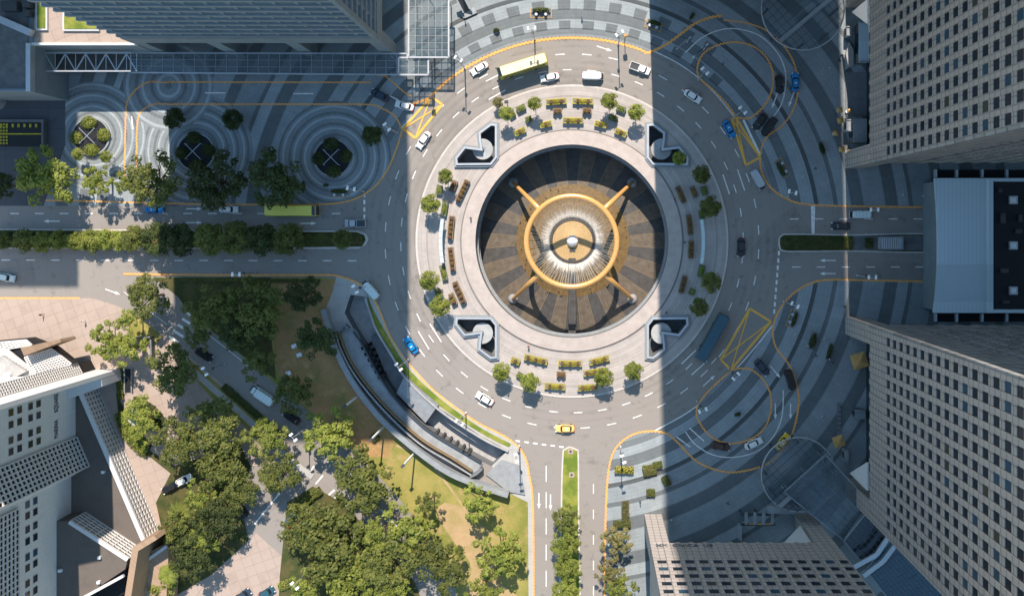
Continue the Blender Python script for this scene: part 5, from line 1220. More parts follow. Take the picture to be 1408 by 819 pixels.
row([(708.5, 496, 13, 16, 6, 'flower'), (736.5, 494, 33, 20, 4.6, 'flower'), (784, 499.5, 33, 20, 0.2, 'flower'), (824, 495, 28, 20, -5, 'flower')], 'left in the inner south row')
row([(771.5, 514.5, 11, 20, 1, 'pots'), (818, 511, 34, 20, -3, 'flower')], 'left in the middle south row')
row([(763, 531, 28, 20, 1.4, 'flower'), (808, 532.5, 27, 20, -1.6, 'flower')], 'left in the outer south row')
row([(716.5, 517, 12, 10, 6, 'green')], 'left among south ones')
row([(623, 256, 18, 18, -46, 'pots'), (622.5, 411, 18, 18, 40, 'pots')], 'top, west short row')
row([(636, 262.5, 30, 42, -90, 'pots'), (620, 313, 32, 10, -105, 'pots'), (621, 356, 31, 12, 105, 'pots'), (631.5, 402, 30, 40, 90, 'pots')], 'top, west long row')
row([(604, 261, 11, 3, -20, 'green'), (611, 287, 19, 8, -50, 'green'), (610, 375, 20, 12, 50, 'green'), (602.5, 403, 11, 10, 30, 'green')], 'top among west ones')
row([(954, 264, 14, 12, 30, 'pots'), (936, 267.5, 25, 42, 95, 'pots'), (948, 309, 27, 10, 90, 'pots'), (950, 343, 26, -3, 100, 'pots'), (939, 391, 26, -25, 100, 'pots')], 'top in the east row')
row([(968.5, 262.5, 11, 5, 20, 'green'), (965, 295, 12, 3, 20, 'green'), (964, 372.5, 14, -4, 20, 'green'), (951.5, 401, 10, -8, 20, 'green')], 'top among east ones')
for px_, py_, nm, s in ((606, 331, 'west', -1), (967, 332, 'east', 1)):
    c = P(px_, py_, 3); o = empty('glass_shelter', (c[0], c[1], .14), 0, f'long thin curved glass shelter on the {nm} side of the promenade', 'shelter', 'curved glass shelters')
    rad = 180 / S; mb = MB(); ml = MB(); n = 14
    ang = [(-.166 + .332 * i / n) for i in range(n + 1)]
    pt = lambda a, rr: (s * (rr * math.cos(a) - rad), rr * math.sin(a))
    vs = []
    for a in ang: vs += [(*pt(a, rad - .38), 2.9), (*pt(a, rad + .38), 2.9), (*pt(a, rad - .38), 3.0), (*pt(a, rad + .38), 3.0)]
    fs = []
    for i in range(n): b0 = 4 * i; b1 = b0 + 4; fs += [(b0 + 2, b0 + 3, b1 + 3, b1 + 2), (b0, b1, b1 + 1, b0 + 1), (b0, b0 + 2, b1 + 2, b1), (b0 + 1, b1 + 1, b1 + 3, b0 + 3)]
    mb.add(vs, fs); mb.build('glass_roof', 'shelter_glass', o)
    for a in ang[::2]:
        p = pt(a, rad); ml.bar((*p, 0), (*p, 2.9), .12); ml.bar((*pt(a, rad - .55), 3.04), (*pt(a, rad + .55), 3.04), .1)
    ml.build('frame', 'steel', o)
# ================================================================ TREES
def blob_crown(seed, nb, cards, flat_=.55, size=.055, blob=(.16, .30), hole=0.0, irregular=.25):
    """unit-radius crown: many leaf clumps through a domed volume, returned as vertex/face arrays"""
    r_ = np.random.RandomState(seed); V = []; clumps = []
    ph = r_.rand(4) * 6.28
    for i in range(nb):
        a = r_.rand() * 6.283; lim = 1 - irregular * (.5 + .5 * math.sin(2 * a + ph[0]) * math.sin(3 * a + ph[1])) * r_.rand() * 1.6
        rr = math.sqrt(r_.rand()) * .86 * lim; z = flat_ * math.sqrt(max(0, 1 - rr * rr)) * r_.uniform(.25, 1.0)
        b = r_.uniform(*blob) * (1 - .25 * rr); clumps.append((rr * math.cos(a), rr * math.sin(a), z, b))
        k = int(cards * (b / blob[1]) ** 1.5) + 12
        d = r_.normal(size=(k, 3)); d /= np.linalg.norm(d, axis=1)[:, None]; d[:, 2] = np.where(d[:, 2] < -.35, -d[:, 2], d[:, 2])
        rad = b * r_.uniform(.55, 1.08, k)[:, None]; c = np.array([rr * math.cos(a), rr * math.sin(a), z]) + d * rad * np.array([1, 1, .72])
        n_ = d + r_.normal(scale=.45, size=(k, 3)); n_[:, 2] += .45; n_ /= np.linalg.norm(n_, axis=1)[:, None]
        t = np.cross(n_, r_.normal(size=(k, 3))); t /= np.linalg.norm(t, axis=1)[:, None]; s = np.cross(n_, t)
        t *= (size * r_.uniform(.6, 1.35, k))[:, None]; s *= (size * r_.uniform(.35, .8, k))[:, None]
        V.append(np.stack([c - t, c - s, c + t, c + s], 1).reshape(-1, 3))
    V = np.concatenate(V); F = np.arange(len(V)).reshape(-1, 4); return V, F, clumps
def np_mesh(name, V, F, m_):
    me = bpy.data.meshes.new(name); me.vertices.add(len(V)); me.vertices.foreach_set('co', V.astype(np.float32).ravel())
    me.loops.add(F.size); me.loops.foreach_set('vertex_index', F.ravel().astype(np.int32)); me.polygons.add(len(F)); me.polygons.foreach_set('loop_start', (np.arange(len(F)) * F.shape[1]).astype(np.int32)); me.polygons.foreach_set('loop_total', np.full(len(F), F.shape[1], np.int32))
    me.materials.append(MATS[m_]); me.update(calc_edges=True); me.validate(); return me
PROTO = {}
def tree_proto(kind, leaf, var):
    key = (kind, leaf, var)
    if key in PROTO: return PROTO[key]
    if kind == 'broad': V, F, cl = blob_crown(10 + var, 54, 92, .5, .046, (.11, .25), irregular=.42)
    elif kind == 'open': V, F, cl = blob_crown(40 + var, 30, 80, .42, .055, (.10, .24), irregular=.55)
    elif kind == 'round': V, F, cl = blob_crown(70 + var, 60, 85, .95, .07, (.26, .40), irregular=.0)
    elif kind == 'small': V, F, cl = blob_crown(90 + var, 40, 60, .9, .095, (.28, .44), irregular=.06)
    me = np_mesh('crown', V, F, leaf)
    mb = MB(); hgt = 1.1 if kind in ('broad', 'open') else 1.3
    mb.tube([(0, 0, -hgt), (.01, 0, -.5), (0, .01, -.1), (0, 0, .2)], [.055, .045, .038, .02], 7)
    for (x, y, z, b) in cl[:16 if kind in ('broad', 'open') else 6]:
        mb.tube([(x * .04, y * .04, -.35), (x * .5, y * .5, -.02 + z * .35), (x, y, z)], [.026, .017, .006], 5)
    tm = bpy.data.meshes.new('trunk'); tm.from_pydata(mb.v, [], mb.f); tm.materials.append(MATS['trunk']); tm.update()
    PROTO[key] = (me, tm, hgt); return PROTO[key]
TREEN = [0]
def tree(px, py, rpx, kind, leaf, label, z=None, cat='tree', group=None, name=None, base=.1, sq=1.0, rz=None):
    """px,py,rpx: where the crown is seen; z: crown height"""
    TREEN[0] += 1; i = TREEN[0]; rr = rpx / S
    if z is None: z = {'broad': 7.5, 'open': 7.0, 'round': 4.2, 'small': 3.6}[kind]
    me, tm, hgt = tree_proto(kind, leaf, i % (3 if kind != 'small' else 2))
    rr *= (H - z) / H * {'broad': 1.18, 'open': 1.16, 'round': 1.05, 'small': 1.08}[kind]
    r_ = random.Random(i * 17); rot = r_.uniform(0, 6.28) if rz is None else rz
    o = empty(name or {'broad': 'rain_tree', 'open': 'rain_tree', 'round': 'round_tree', 'small': 'small_tree'}[kind], (*P(px, py, z)[:2], base), rot, label, cat, group)
    c = bpy.data.objects.new('crown', me); COL.objects.link(c); c.parent = o; c.location = (0, 0, z - base - .2 * rr); c.scale = (rr, rr * sq, rr)
    t = bpy.data.objects.new('trunk', tm); COL.objects.link(t); t.parent = o; t.location = c.location; tz = (z - base - .2 * rr) / hgt; t.scale = (rr, rr, tz)
    return o
# north-west plaza trees
g = 'trees along the plaza edge of the west road'
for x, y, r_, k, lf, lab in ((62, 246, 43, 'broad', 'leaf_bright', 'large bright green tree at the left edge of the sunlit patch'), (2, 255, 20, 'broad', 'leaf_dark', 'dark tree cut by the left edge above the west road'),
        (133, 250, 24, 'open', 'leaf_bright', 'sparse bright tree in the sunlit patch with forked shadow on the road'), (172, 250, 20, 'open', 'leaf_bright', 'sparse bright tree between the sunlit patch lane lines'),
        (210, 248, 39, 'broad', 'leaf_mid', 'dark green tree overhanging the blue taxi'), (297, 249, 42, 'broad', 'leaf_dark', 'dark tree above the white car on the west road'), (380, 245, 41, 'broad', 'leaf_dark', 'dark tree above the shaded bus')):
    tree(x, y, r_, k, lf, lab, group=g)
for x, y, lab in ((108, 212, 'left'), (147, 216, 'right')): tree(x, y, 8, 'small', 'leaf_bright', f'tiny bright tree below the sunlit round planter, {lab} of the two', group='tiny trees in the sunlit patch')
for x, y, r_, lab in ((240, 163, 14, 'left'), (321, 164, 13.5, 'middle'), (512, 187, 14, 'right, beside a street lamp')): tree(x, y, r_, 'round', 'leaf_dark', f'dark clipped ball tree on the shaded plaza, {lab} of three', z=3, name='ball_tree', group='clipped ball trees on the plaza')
# round planters with shrub quarters and a cross trellis
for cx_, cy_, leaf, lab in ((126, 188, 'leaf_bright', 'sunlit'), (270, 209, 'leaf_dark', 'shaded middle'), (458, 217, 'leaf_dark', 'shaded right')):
    gx, gy = G(cx_, cy_); o = empty('round_planter', (gx, gy, .06), 0, f'{lab} round planter with shrub quarters and crossed trellis in the plaza', 'planter', 'round planters in the plaza')
    mb = MB(); mb.lathe([(4.6, 0), (4.6, .45), (4.2, .45), (4.2, .2)], n=40); mb.build('kerb', 'grey_granite', o)
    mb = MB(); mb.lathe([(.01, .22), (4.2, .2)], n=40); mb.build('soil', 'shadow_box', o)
    for k in range(4):
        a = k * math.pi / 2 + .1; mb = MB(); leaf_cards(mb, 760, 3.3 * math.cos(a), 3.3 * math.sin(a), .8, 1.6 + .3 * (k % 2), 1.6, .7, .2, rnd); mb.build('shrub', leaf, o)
    mb = MB()
    for k in range(2): a = math.pi / 4 + k * math.pi / 2; mb.bar((-2.6 * math.cos(a), -2.6 * math.sin(a), 2.0), (2.6 * math.cos(a), 2.6 * math.sin(a), 2.0 + .05 * k), .1)
    for k in range(4): a = math.pi / 4 + k * math.pi / 2; mb.bar((2.5 * math.cos(a), 2.5 * math.sin(a), .2), (2.5 * math.cos(a), 2.5 * math.sin(a), 2.0), .14)
    mb.build('trellis', 'steel', o)
# west median
ords = ['first', 'second', 'third', 'fourth', 'fifth', 'sixth', 'seventh', 'eighth', 'ninth', 'tenth', 'eleventh', 'twelfth', 'thirteenth', 'fourteenth', 'fifteenth']
for i, x in enumerate((186, 217, 251, 290, 324, 361, 396)):
    tree(x, 328 + (i % 2) * 1.5, 22 if i else 18, 'round', 'leaf_mid' if i in (0, 3, 4, 6) else 'leaf_dark', f'round tree on the west road median, {ords[i]} from the left', z=4.5, group='round trees on the west road median')
tree(471, 328, 13, 'round', 'leaf_mid', 'small round tree near the tip of the west road median', z=3.5)
def hedge(pts, wpx, h_, leaf, label, dens=26, cs=.17, z0=.1, name='hedge', cat='hedge', group=None, seed=1):
    """clipped hedge following survey points"""
    sp = smooth_path(pts, 3.0); r_ = random.Random(seed + len(sp)); hw = wpx / S / 2; w = [G(*p) for p in sp]; mb = MB()
    cx_ = sum(p[0] for p in w) / len(w); cy_ = sum(p[1] for p in w) / len(w)
    for a, b_ in zip(w, w[1:]):
        d = (b_[0] - a[0], b_[1] - a[1]); L = math.hypot(*d) or .01; u = (d[0] / L, d[1] / L)
        for _ in range(int(L * hw * 2 * dens)):
            t = r_.random() * L; s = r_.uniform(-1, 1); zz = h_ * (1 - .25 * abs(s) ** 4) * (r_.uniform(.75, 1.08) if r_.random() < .7 else r_.random())
            c = Vector((a[0] + u[0] * t - u[1] * s * hw - cx_, a[1] + u[1] * t + u[0] * s * hw - cy_, z0 + zz)); n_ = Vector((-u[1] * s + r_.uniform(-.7, .7), u[0] * s + r_.uniform(-.7, .7), 1)).normalized()
            A_ = n_.orthogonal().normalized(); B2 = n_.cross(A_); q_ = r_.uniform(0, 6.28); uu = (A_ * math.cos(q_) + B2 * math.sin(q_)) * cs * r_.uniform(.7, 1.4); vv = n_.cross(uu).normalized() * cs * r_.uniform(.5, .9)
            mb.add([c - uu, c - vv, c + uu, c + vv], [(0, 1, 2, 3)])
    o = empty(name, (cx_, cy_, 0), 0, label, cat, group); mb.build('foliage', leaf, o)
    cb = MB(); n = len(w); k = .78
    vs = []
    for i, p in enumerate(w):
        a = w[max(i - 1, 0)]; b_ = w[min(i + 1, n - 1)]; l = math.hypot(b_[0] - a[0], b_[1] - a[1]) or 1; nx, ny = -(b_[1] - a[1]) / l, (b_[0] - a[0]) / l
        for sg, zz in ((1, z0), (-1, z0), (-1, z0 + h_ * .78), (1, z0 + h_ * .78)): vs.append((p[0] + nx * sg * hw * k - cx_, p[1] + ny * sg * hw * k - cy_, zz))
    fs = []
    for i in range(n - 1):
        for j in range(4): fs.append((4 * i + j, 4 * i + (j + 1) % 4, 4 * i + 4 + (j + 1) % 4, 4 * i + 4 + j))
    cb.add(vs, fs); cb.build('stems', 'shrub_ground', o); return o
hedge([(-5, 323), (90, 323), (178, 323)], 11, 1.0, 'leaf_dark', 'dark low hedge strip at the left end of the west median', seed=2)
for i, x in enumerate((6, 34, 58, 82, 104, 126, 147, 166)):
    tree(x, 331 + (i % 3) - 1, 12 + (i * 7 % 4), 'small', 'leaf_bright' if i > 1 else 'leaf_mid', f'yellow green bush on the left part of the west median, {ords[i]} from the left', z=2.2, cat='bush', name='bush', group='bushes on the left part of the west median')
hedge([(404, 329), (440, 329), (458, 329)], 17, .9, 'leaf_mid', 'clipped green hedge between trees on the west median', seed=4)
hedge([(484, 329), (499, 329)], 14, .8, 'leaf_dry', 'reddish low planting at the rounded tip of the west median', seed=5)
hedge([(1076, 334), (1120, 334), (1156, 334)], 19, 1.2, 'leaf_dark', 'dark hedge filling the east median left of the sunlit strip', seed=6)
hedge([(1157, 334), (1171, 334)], 18, 1.1, 'leaf_mid', 'short sunlit end of the east median hedge', seed=7)
hedge([(1188, 334), (1199, 334)], 16, 1.0, 'leaf_dark', 'small dark square hedge left of the vent housing on the east median', seed=8)
hedge([(250, 384), (330, 385), (440, 386)], 6, .9, 'leaf_mid', 'long thin hedge below the kerb of the west road', seed=9)
# promenade trees
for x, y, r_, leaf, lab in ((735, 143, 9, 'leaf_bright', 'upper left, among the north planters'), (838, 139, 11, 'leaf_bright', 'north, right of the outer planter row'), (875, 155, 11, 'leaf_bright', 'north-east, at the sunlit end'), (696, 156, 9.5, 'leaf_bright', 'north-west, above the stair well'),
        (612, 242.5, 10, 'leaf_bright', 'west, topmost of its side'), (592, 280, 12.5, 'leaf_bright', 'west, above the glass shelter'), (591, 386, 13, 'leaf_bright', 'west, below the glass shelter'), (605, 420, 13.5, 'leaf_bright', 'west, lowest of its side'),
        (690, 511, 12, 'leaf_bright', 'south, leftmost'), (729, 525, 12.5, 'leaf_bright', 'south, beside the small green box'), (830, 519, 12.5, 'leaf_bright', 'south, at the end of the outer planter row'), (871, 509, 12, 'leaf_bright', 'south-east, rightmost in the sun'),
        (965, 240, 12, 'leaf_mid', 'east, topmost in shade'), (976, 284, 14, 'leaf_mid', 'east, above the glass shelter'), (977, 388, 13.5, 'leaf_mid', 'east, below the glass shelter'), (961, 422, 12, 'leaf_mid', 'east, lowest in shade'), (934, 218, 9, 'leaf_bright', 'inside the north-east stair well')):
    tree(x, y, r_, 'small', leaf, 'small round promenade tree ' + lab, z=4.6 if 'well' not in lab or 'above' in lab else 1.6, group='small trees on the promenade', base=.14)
tree(685, 141, 7, 'small', 'leaf_dry', 'small pinkish dry shrub at the north-west of the promenade', z=2.5, cat='shrub', name='shrub')
# south road median and verge trees
for x, y, r_, leaf, lab in ((778, 712, 20, 'leaf_mid', 'topmost'), (777, 747, 21, 'leaf_bright', 'second'), (780, 781, 20, 'leaf_bright', 'third'), (778, 815, 22, 'leaf_bright', 'cut by the bottom edge')):
    tree(x, y, r_, 'broad', leaf, f'bushy tree on the south road median, {lab}', z=5.5, group='trees on the south road median')
for x, y, r_, leaf, lab in ((846, 742, 25, 'leaf_dry', 'thin dry looking tree right of the south road below the small hedges'), (838, 785, 20, 'leaf_dry', 'thin pale tree at the right kerb of the south road'), (852, 806, 24, 'leaf_bright', 'green tree at the bottom edge right of the south road')):
    tree(x, y, r_, 'open', leaf, lab, z=6)
# park trees, south-west
park = [(204, 408, 31, 'broad', 'leaf_mid', 'green tree at the top of the diagonal road junction'), (150, 468, 33, 'open', 'leaf_bright', 'sparse bright tree over the pink paving'), (176, 480, 26, 'open', 'leaf_bright', 'sparse bright tree right of the pink paving'), (237, 508, 36, 'broad', 'leaf_mid', 'dark green tree left of the diagonal road below the zebra'),
        (290, 424, 36, 'broad', 'leaf_mid', 'green tree right of the zebra crossing'), (352, 425, 44, 'broad', 'leaf_mid', 'large domed tree in the shaded grove'), (330, 455, 30, 'broad', 'leaf_dark', 'dark tree under the large domed tree'), (272, 462, 22, 'open', 'leaf_mid', 'small tree overhanging the black car by the zebra'),
        (352, 500, 26, 'open', 'leaf_mid', 'tree over the middle of the diagonal road'), (417, 404, 26, 'broad', 'leaf_dark', 'dark tree left of the ramp end'), (436, 468, 30, 'broad', 'leaf_dark', 'dark tree beside the top of the curved ramp'), (404, 540, 29, 'broad', 'leaf_mid', 'tree between the lorry and the bare soil'),
        (455, 596, 41, 'open', 'leaf_bright', 'bright yellow green tree above the junction of paths'), (500, 660, 46, 'broad', 'leaf_mid', 'big tree left of the lawn'), (295, 590, 46, 'broad', 'leaf_mid', 'big tree below the sunken planted court'), (240, 607, 34, 'broad', 'leaf_mid', 'tree beside the small blue pond'),
        (306, 648, 40, 'broad', 'leaf_mid', 'big tree above the forecourt road'), (368, 602, 30, 'broad', 'leaf_bright', 'bright tree on the bank of the diagonal road'), (385, 650, 30, 'broad', 'leaf_mid', 'dark tree at the forecourt junction'), (276, 684, 26, 'open', 'leaf_bright', 'bright tree right of the parked cars'),
        (250, 728, 30, 'broad', 'leaf_mid', 'tree right of the louvred building'), (296, 716, 34, 'broad', 'leaf_dark', 'dark tree beside the forecourt van'), (262, 765, 34, 'broad', 'leaf_dark', 'dark tree near the stone wing'), (222, 802, 20, 'small', 'leaf_bright', 'small tree below the stone wing'),
        (420, 725, 36, 'broad', 'leaf_mid', 'tree right of the trimmed hedge'), (447, 745, 55, 'broad', 'leaf_mid', 'very large domed tree at the bottom left of the park'), (560, 722, 38, 'open', 'leaf_bright', 'bright tree left of the sandy patch'), (535, 772, 42, 'broad', 'leaf_mid', 'tree near the bottom between paths'),
        (608, 780, 37, 'broad', 'leaf_mid', 'round crowned tree at the bottom of the lawn'), (658, 690, 28, 'open', 'leaf_bright', 'bright tree on the lawn below the ramp tip'), (690, 760, 40, 'open', 'leaf_bright', 'bright tree left of the south road'), (470, 808, 40, 'broad', 'leaf_bright', 'bright tree cut by the bottom edge, left of the path'),
        (420, 805, 22, 'broad', 'leaf_bright', 'small bright tree at the bottom edge beside the oval hedge'), (540, 815, 26, 'broad', 'leaf_bright', 'low tree on the bottom edge of the park'), (665, 812, 26, 'open', 'leaf_bright', 'low tree on the bottom edge left of the south road'), (590, 690, 18, 'open', 'leaf_mid', 'slender tree beside the sloping path'),
        (176, 440, 18, 'open', 'leaf_bright', 'small tree beside the grass wedge'), (195, 572, 28, 'broad', 'leaf_bright', 'bright bushy tree around the small blue pond'), (520, 735, 26, 'broad', 'leaf_bright', 'yellow green tree over the park path'), (330, 680, 26, 'broad', 'leaf_mid', 'tree beside the forecourt van'), (500, 770, 30, 'open', 'leaf_bright', 'light crowned tree near the bottom of the park path'), (278, 740, 26, 'open', 'leaf_bright', 'light crowned tree above the pink forecourt'), (580, 755, 24, 'open', 'leaf_mid', 'thin tree left of the round crowned tree')]
for x, y, r_, k, lf, lab in park: tree(x, y, r_, k, lf, lab, group='trees in the south-west park')
# palms
def palm(px, py, rpx, label):
    c = P(px, py, 6); o = empty('palm_tree', (c[0], c[1], .1), 0, label, 'palm'); mb = MB(); mb.tube([(0, 0, 0), (0, 0, 6)], [.25, .16], 8); mb.build('trunk', 'trunk', o); mb = MB(); r_ = random.Random(px)
    for k in range(16):
        a = k * .3927 + r_.uniform(-.1, .1); L = rpx / S * r_.uniform(.8, 1.05); ca, sa = math.cos(a), math.sin(a)
        for j in range(14):
            t = (j + 1) / 14; z = 6 + .8 * math.sin(t * 2.2) - 1.6 * t * t; x = ca * L * t; y = sa * L * t; w_ = .9 * math.sin(math.pi * min(.98, t + .05)) ** .6
            for s in (-1, 1): mb.add([(x, y, z), (x + ca * .22, y + sa * .22, z), (x + ca * .45 - sa * s * w_, y + sa * .45 + ca * s * w_, z - .25)], [(0, 1, 2)])
    mb.build('fronds', 'leaf_bright', o)
palm(247, 706, 17, 'palm tree beside the louvred building'); palm(231, 789, 17, 'palm tree next to the stone wing at the bottom left')
# hedges and shrubs
hedge([(166, 505), (167, 535), (168, 548)], 9, 1.2, 'leaf_bright', 'narrow bright hedge beside the pink walk', seed=12)
hedge([(170, 565), (178, 590), (196, 612), (206, 618)], 22, 1.4, 'leaf_bright', 'bright shrub border below the small blue pond', seed=13, cs=.25)
hedge([(184, 552), (205, 562), (226, 585)], 20, 1.2, 'leaf_dark', 'dark shrub bed above the small blue pond', seed=14, cs=.25)
hedge([(308, 530), (345, 562), (385, 598)], 11, .8, 'leaf_dark', 'dark hedge bank along the diagonal road', seed=15)
hedge([(415, 696), (428, 682), (442, 672)], 13, 1.2, 'leaf_bright', 'clipped block hedge at the forecourt junction', seed=16)
hedge([(384, 806), (392, 803), (402, 799)], 13, .8, 'leaf_bright', 'oval clipped hedge at the bottom edge by the forecourt', seed=17)
hedge([(520, 597), (512, 604)], 11, 1.0, 'leaf_dark', 'single dark shrub at the foot of the middle mast', seed=18)
for x, y, L, dx, dy, leaf, lab in ((858, 645, 26, 1, 0, 'leaf_yellow', 'yellow green flower box below the corner lamp'), (893, 645, 18, 1, -.2, 'leaf_mid', 'bushy green shrub on the sunlit corner plaza, largest'), (904, 638, 12, 1, -.2, 'leaf_mid', 'green shrub joined to the largest shrub on the corner plaza'), (916, 660, 12, .5, 1, 'leaf_mid', 'small green shrub at the shadow edge'), (894.5, 676, 12, 1, 0, 'leaf_mid', 'square green shrub on the sunlit corner plaza'),
        (860, 701, 26, 0, 1, 'leaf_dry', 'narrow upright hedge right of the south road'), (855, 719, 24, 1, 0, 'leaf_mid', 'green box hedge right of the south road')):
    hedge([(x - L / 2 * dx, y - L / 2 * dy), (x, y), (x + L / 2 * dx, y + L / 2 * dy)] if abs(dx) + abs(dy) > 0 else [], 11 if 'bushy' not in lab else 17, 1.2, leaf, lab, cs=.16, seed=int(x), group='shrubs on the sunlit corner plaza')
# shrub boxes on the shaded plazas
def shrub_box(x, y, L, dx, dy, label, w_=8, frame=True):
    g_ = G(x, y); o = empty('shrub_box', (g_[0], g_[1], .06), math.atan2(-dy, dx), label, 'shrub box', 'framed shrub boxes on the plazas'); hl = L / S / 2; hw = w_ / S / 2
    mb = MB(); leaf_cards(mb, int(90 * hl * 2), 0, hw * .4, .8, hl * .95, hw * .7, .6, .2, rnd); mb.build('foliage', 'leaf_dark', o)
    mb = MB(); mb.box(-hl, -hw * .2, 0, hl, hw, .4); mb.build('trough', 'dark_granite', o)
    if frame:
        mb = MB(); mb.box(-hl - .3, -hw * 1.6, .02, hl + .3, -hw * 1.6 + .15, .12); mb.box(-hl - .3, -hw * 1.6 + .16, .02, -hl - .15, hw, .12); mb.box(hl + .15, -hw * 1.6 + .16, .02, hl + .3, hw, .12); mb.build('frame', 'amber_canvas', o)
        mb = MB(); mb.lathe([(.35, 0), (.35, .9), (.01, .9)], (-hl * .5, -hw * .8), 10); mb.lathe([(.35, 0), (.35, .9), (.01, .9)], (hl * .5, -hw * .8), 10); mb.build('bollards', 'steel', o)
shrub_box(744, 17, 26, 1, 0, 'framed shrub box at the top edge above the sunlit bus', 10); shrub_box(899, 34, 20, 1, .35, 'framed shrub box at the top beside the shadow edge', 9)
shrub_box(1074, 232, 24, -.5, -1, 'framed shrub box at the corner above the east road', 9); shrub_box(1090, 438, 22, -.35, 1, 'framed shrub box at the corner below the east road', 8)
shrub_box(467, 265, 24, 1, 0, 'framed box at the corner of the west road and ring', 8)
shrub_box(1114, 467, 24, -.3, 1, 'bushy shrub box with pale figures in the lower right plaza', 14, False); shrub_box(1138, 482, 24, -.3, 1, 'narrow shrub box right of the bushy one in the lower right plaza', 7, False)
shrub_box(1127, 205, 18, .3, 1, 'dark cart like shrub box on the upper right plaza', 10, False); shrub_box(1014, 570, 9, 1, -.3, 'tiny shrub box on the lower loop island', 7, False); shrub_box(950, 23, 12, -.6, 1, 'tiny dark shrub box near the top of the upper right plaza', 6, False)
shrub_box(683, 44, 9, 1, 0, 'round dark shrub near the top edge left of the bus', 8, False); shrub_box(417, 257, 16, 0, 1, 'dark slab like shrub box beside the shaded bus', 6, False); shrub_box(449, 256, 7, 1, 0, 'tiny dark shrub box by the west road corner', 5, False)
# parasols and canopies
def parasol(x, y, s, label, h_=2.7, m_='amber_canvas', grp='amber parasols in the sunlit strip'):
    c = P(x, y, h_); o = empty('parasol', (c[0], c[1], .06), R(x * 7 % 20), label, 'parasol', grp); mb = MB(); s = s / S / 2
    mb.add([(-s, -s, h_ - .5), (s, -s, h_ - .5), (s, s, h_ - .5), (-s, s, h_ - .5), (0, 0, h_ + .1), (-s, -s, h_ - .6), (s, -s, h_ - .6), (s, s, h_ - .6), (-s, s, h_ - .6)], [(0, 1, 4), (1, 2, 4), (2, 3, 4), (3, 0, 4), (5, 6, 1, 0), (6, 7, 2, 1), (7, 8, 3, 2), (8, 5, 0, 3)]); mb.build('canopy', m_, o)
    mb = MB(); mb.tube([(0, 0, 0), (0, 0, h_ - .05)], .05, 6); mb.build('pole', 'dark_metal', o)
    mb = MB(); mb.lathe([(.4, .68), (.4, .75), (.01, .75)], (0.0, 0), 12); mb.build('table_top', 'white_metal', o)
for x, y, s, lab in ((1155.5, 151, 7.5, 'topmost'), (1156.5, 165, 9, 'largest, second from the top'), (1149.5, 183, 7, 'left, beside the shadow edge'), (1158.5, 205, 8, 'lowest'), (1168, 152, 5, 'small one nearest the tower, upper'), (1168, 208, 4.5, 'small one nearest the tower, lower')):
    parasol(x, y, s, 'amber parasol in the sunlit strip, ' + lab)
parasol(1182.5, 496, 21, 'large square amber canopy under the lower right tower', 4, grp=None); parasol(1154, 607, 15, 'square amber and green canopy near the round entrance roof', 4, grp=None)
# bollard rows and pond
mb = MB()
for i in range(7):
    for sx in (0,): 
        c = G(1153, 556 + i * 6.2); o = empty('bench', (c[0], c[1], .06), 0, f'dark bench block, {ords[i]} from the top of the row left of the lower kiosks', 'bench', 'row of dark benches'); b_ = MB(); b_.box(-.45, -.38, .3, .45, .38, .45); b_.build('seat', 'dark_granite', o); b_ = MB(); b_.box(-.35, -.3, 0, .35, .3, .29); b_.build('base', 'black', o)
pd_ = empty('pond', (*G(190, 571), .2), R(-40), 'small square blue pond with pale kerb among shrubs', 'pond'); mb = MB(); mb.box(-1.7, -1.7, 0, 1.7, 1.7, 1.55); mb.build('kerb', 'concrete', pd_); mb = MB(); mb.box(-1.25, -1.25, 1.551, 1.25, 1.25, 1.6); mb.build('water', 'blue_glass', pd_)
gd = empty('garden_wall', (*G(205, 470), .1), 0, 'low dark L shaped garden wall at the corner of the pink paving', 'wall'); mb = MB(); a = G(205, 470)
mb.bar((G(178, 464)[0] - a[0], G(178, 464)[1] - a[1], .9), (G(212, 462)[0] - a[0], G(212, 462)[1] - a[1], .9), .4, 1.8); mb.bar((G(212, 465)[0] - a[0], G(212, 465)[1] - a[1], .9), (G(213, 490)[0] - a[0], G(213, 490)[1] - a[1], .9), .4, 1.78); mb.build('masonry', 'dark_granite', gd)
tw = empty('planter_wall', (*G(178, 522), .1), 0, 'dark rectangular pit beside the narrow bright hedge', 'planter'); mb = MB(); mb.box(-.7, -2.6, 0, .7, 2.6, .5); mb.build('trough', 'black', tw); mb = MB(); mb.box(-.95, -2.8, 0, -.71, 2.8, .7); mb.box(.71, -2.8, 0, .95, 2.8, .7); mb.build('kerb', 'grey_granite', tw)
for x, y, lab in ((406, 475, 'upper'), (413, 487, 'middle'), (398, 512, 'lower'), (602, 640, 'shaded, at the foot of the ramp wall')):
    c = G(x, y); o = empty('junction_box', (c[0], c[1], .085), R(20), f'small grey utility box on the soil bank, {lab}', 'utility box', 'utility boxes on the bank'); mb = MB(); mb.box(-.55, -.4, 0, .55, .4, .8); mb.build('cabinet', 'steel', o); mb = MB(); mb.box(-.62, -.46, .8, .62, .46, .88); mb.build('lid', 'white_metal', o)
for y in (620, 652, ):
    c = G(784.5 if y < 640 else 786, y); o = empty('manhole_slab', (c[0], c[1], .19), 0, f'pale square slab in the median grass, {"upper" if y < 640 else "lower"} one', 'slab', 'slabs in the median grass'); mb = MB(); mb.box(-.6, -.6, 0, .6, .6, .08); mb.build('slab', 'pink_paving', o); mb = MB(); mb.lathe([(.3, .08), (.3, .1), (.01, .1)], n=14); mb.build('cover', 'dark_metal', o)
mb = MB(); a = P(1178, 24, 6)
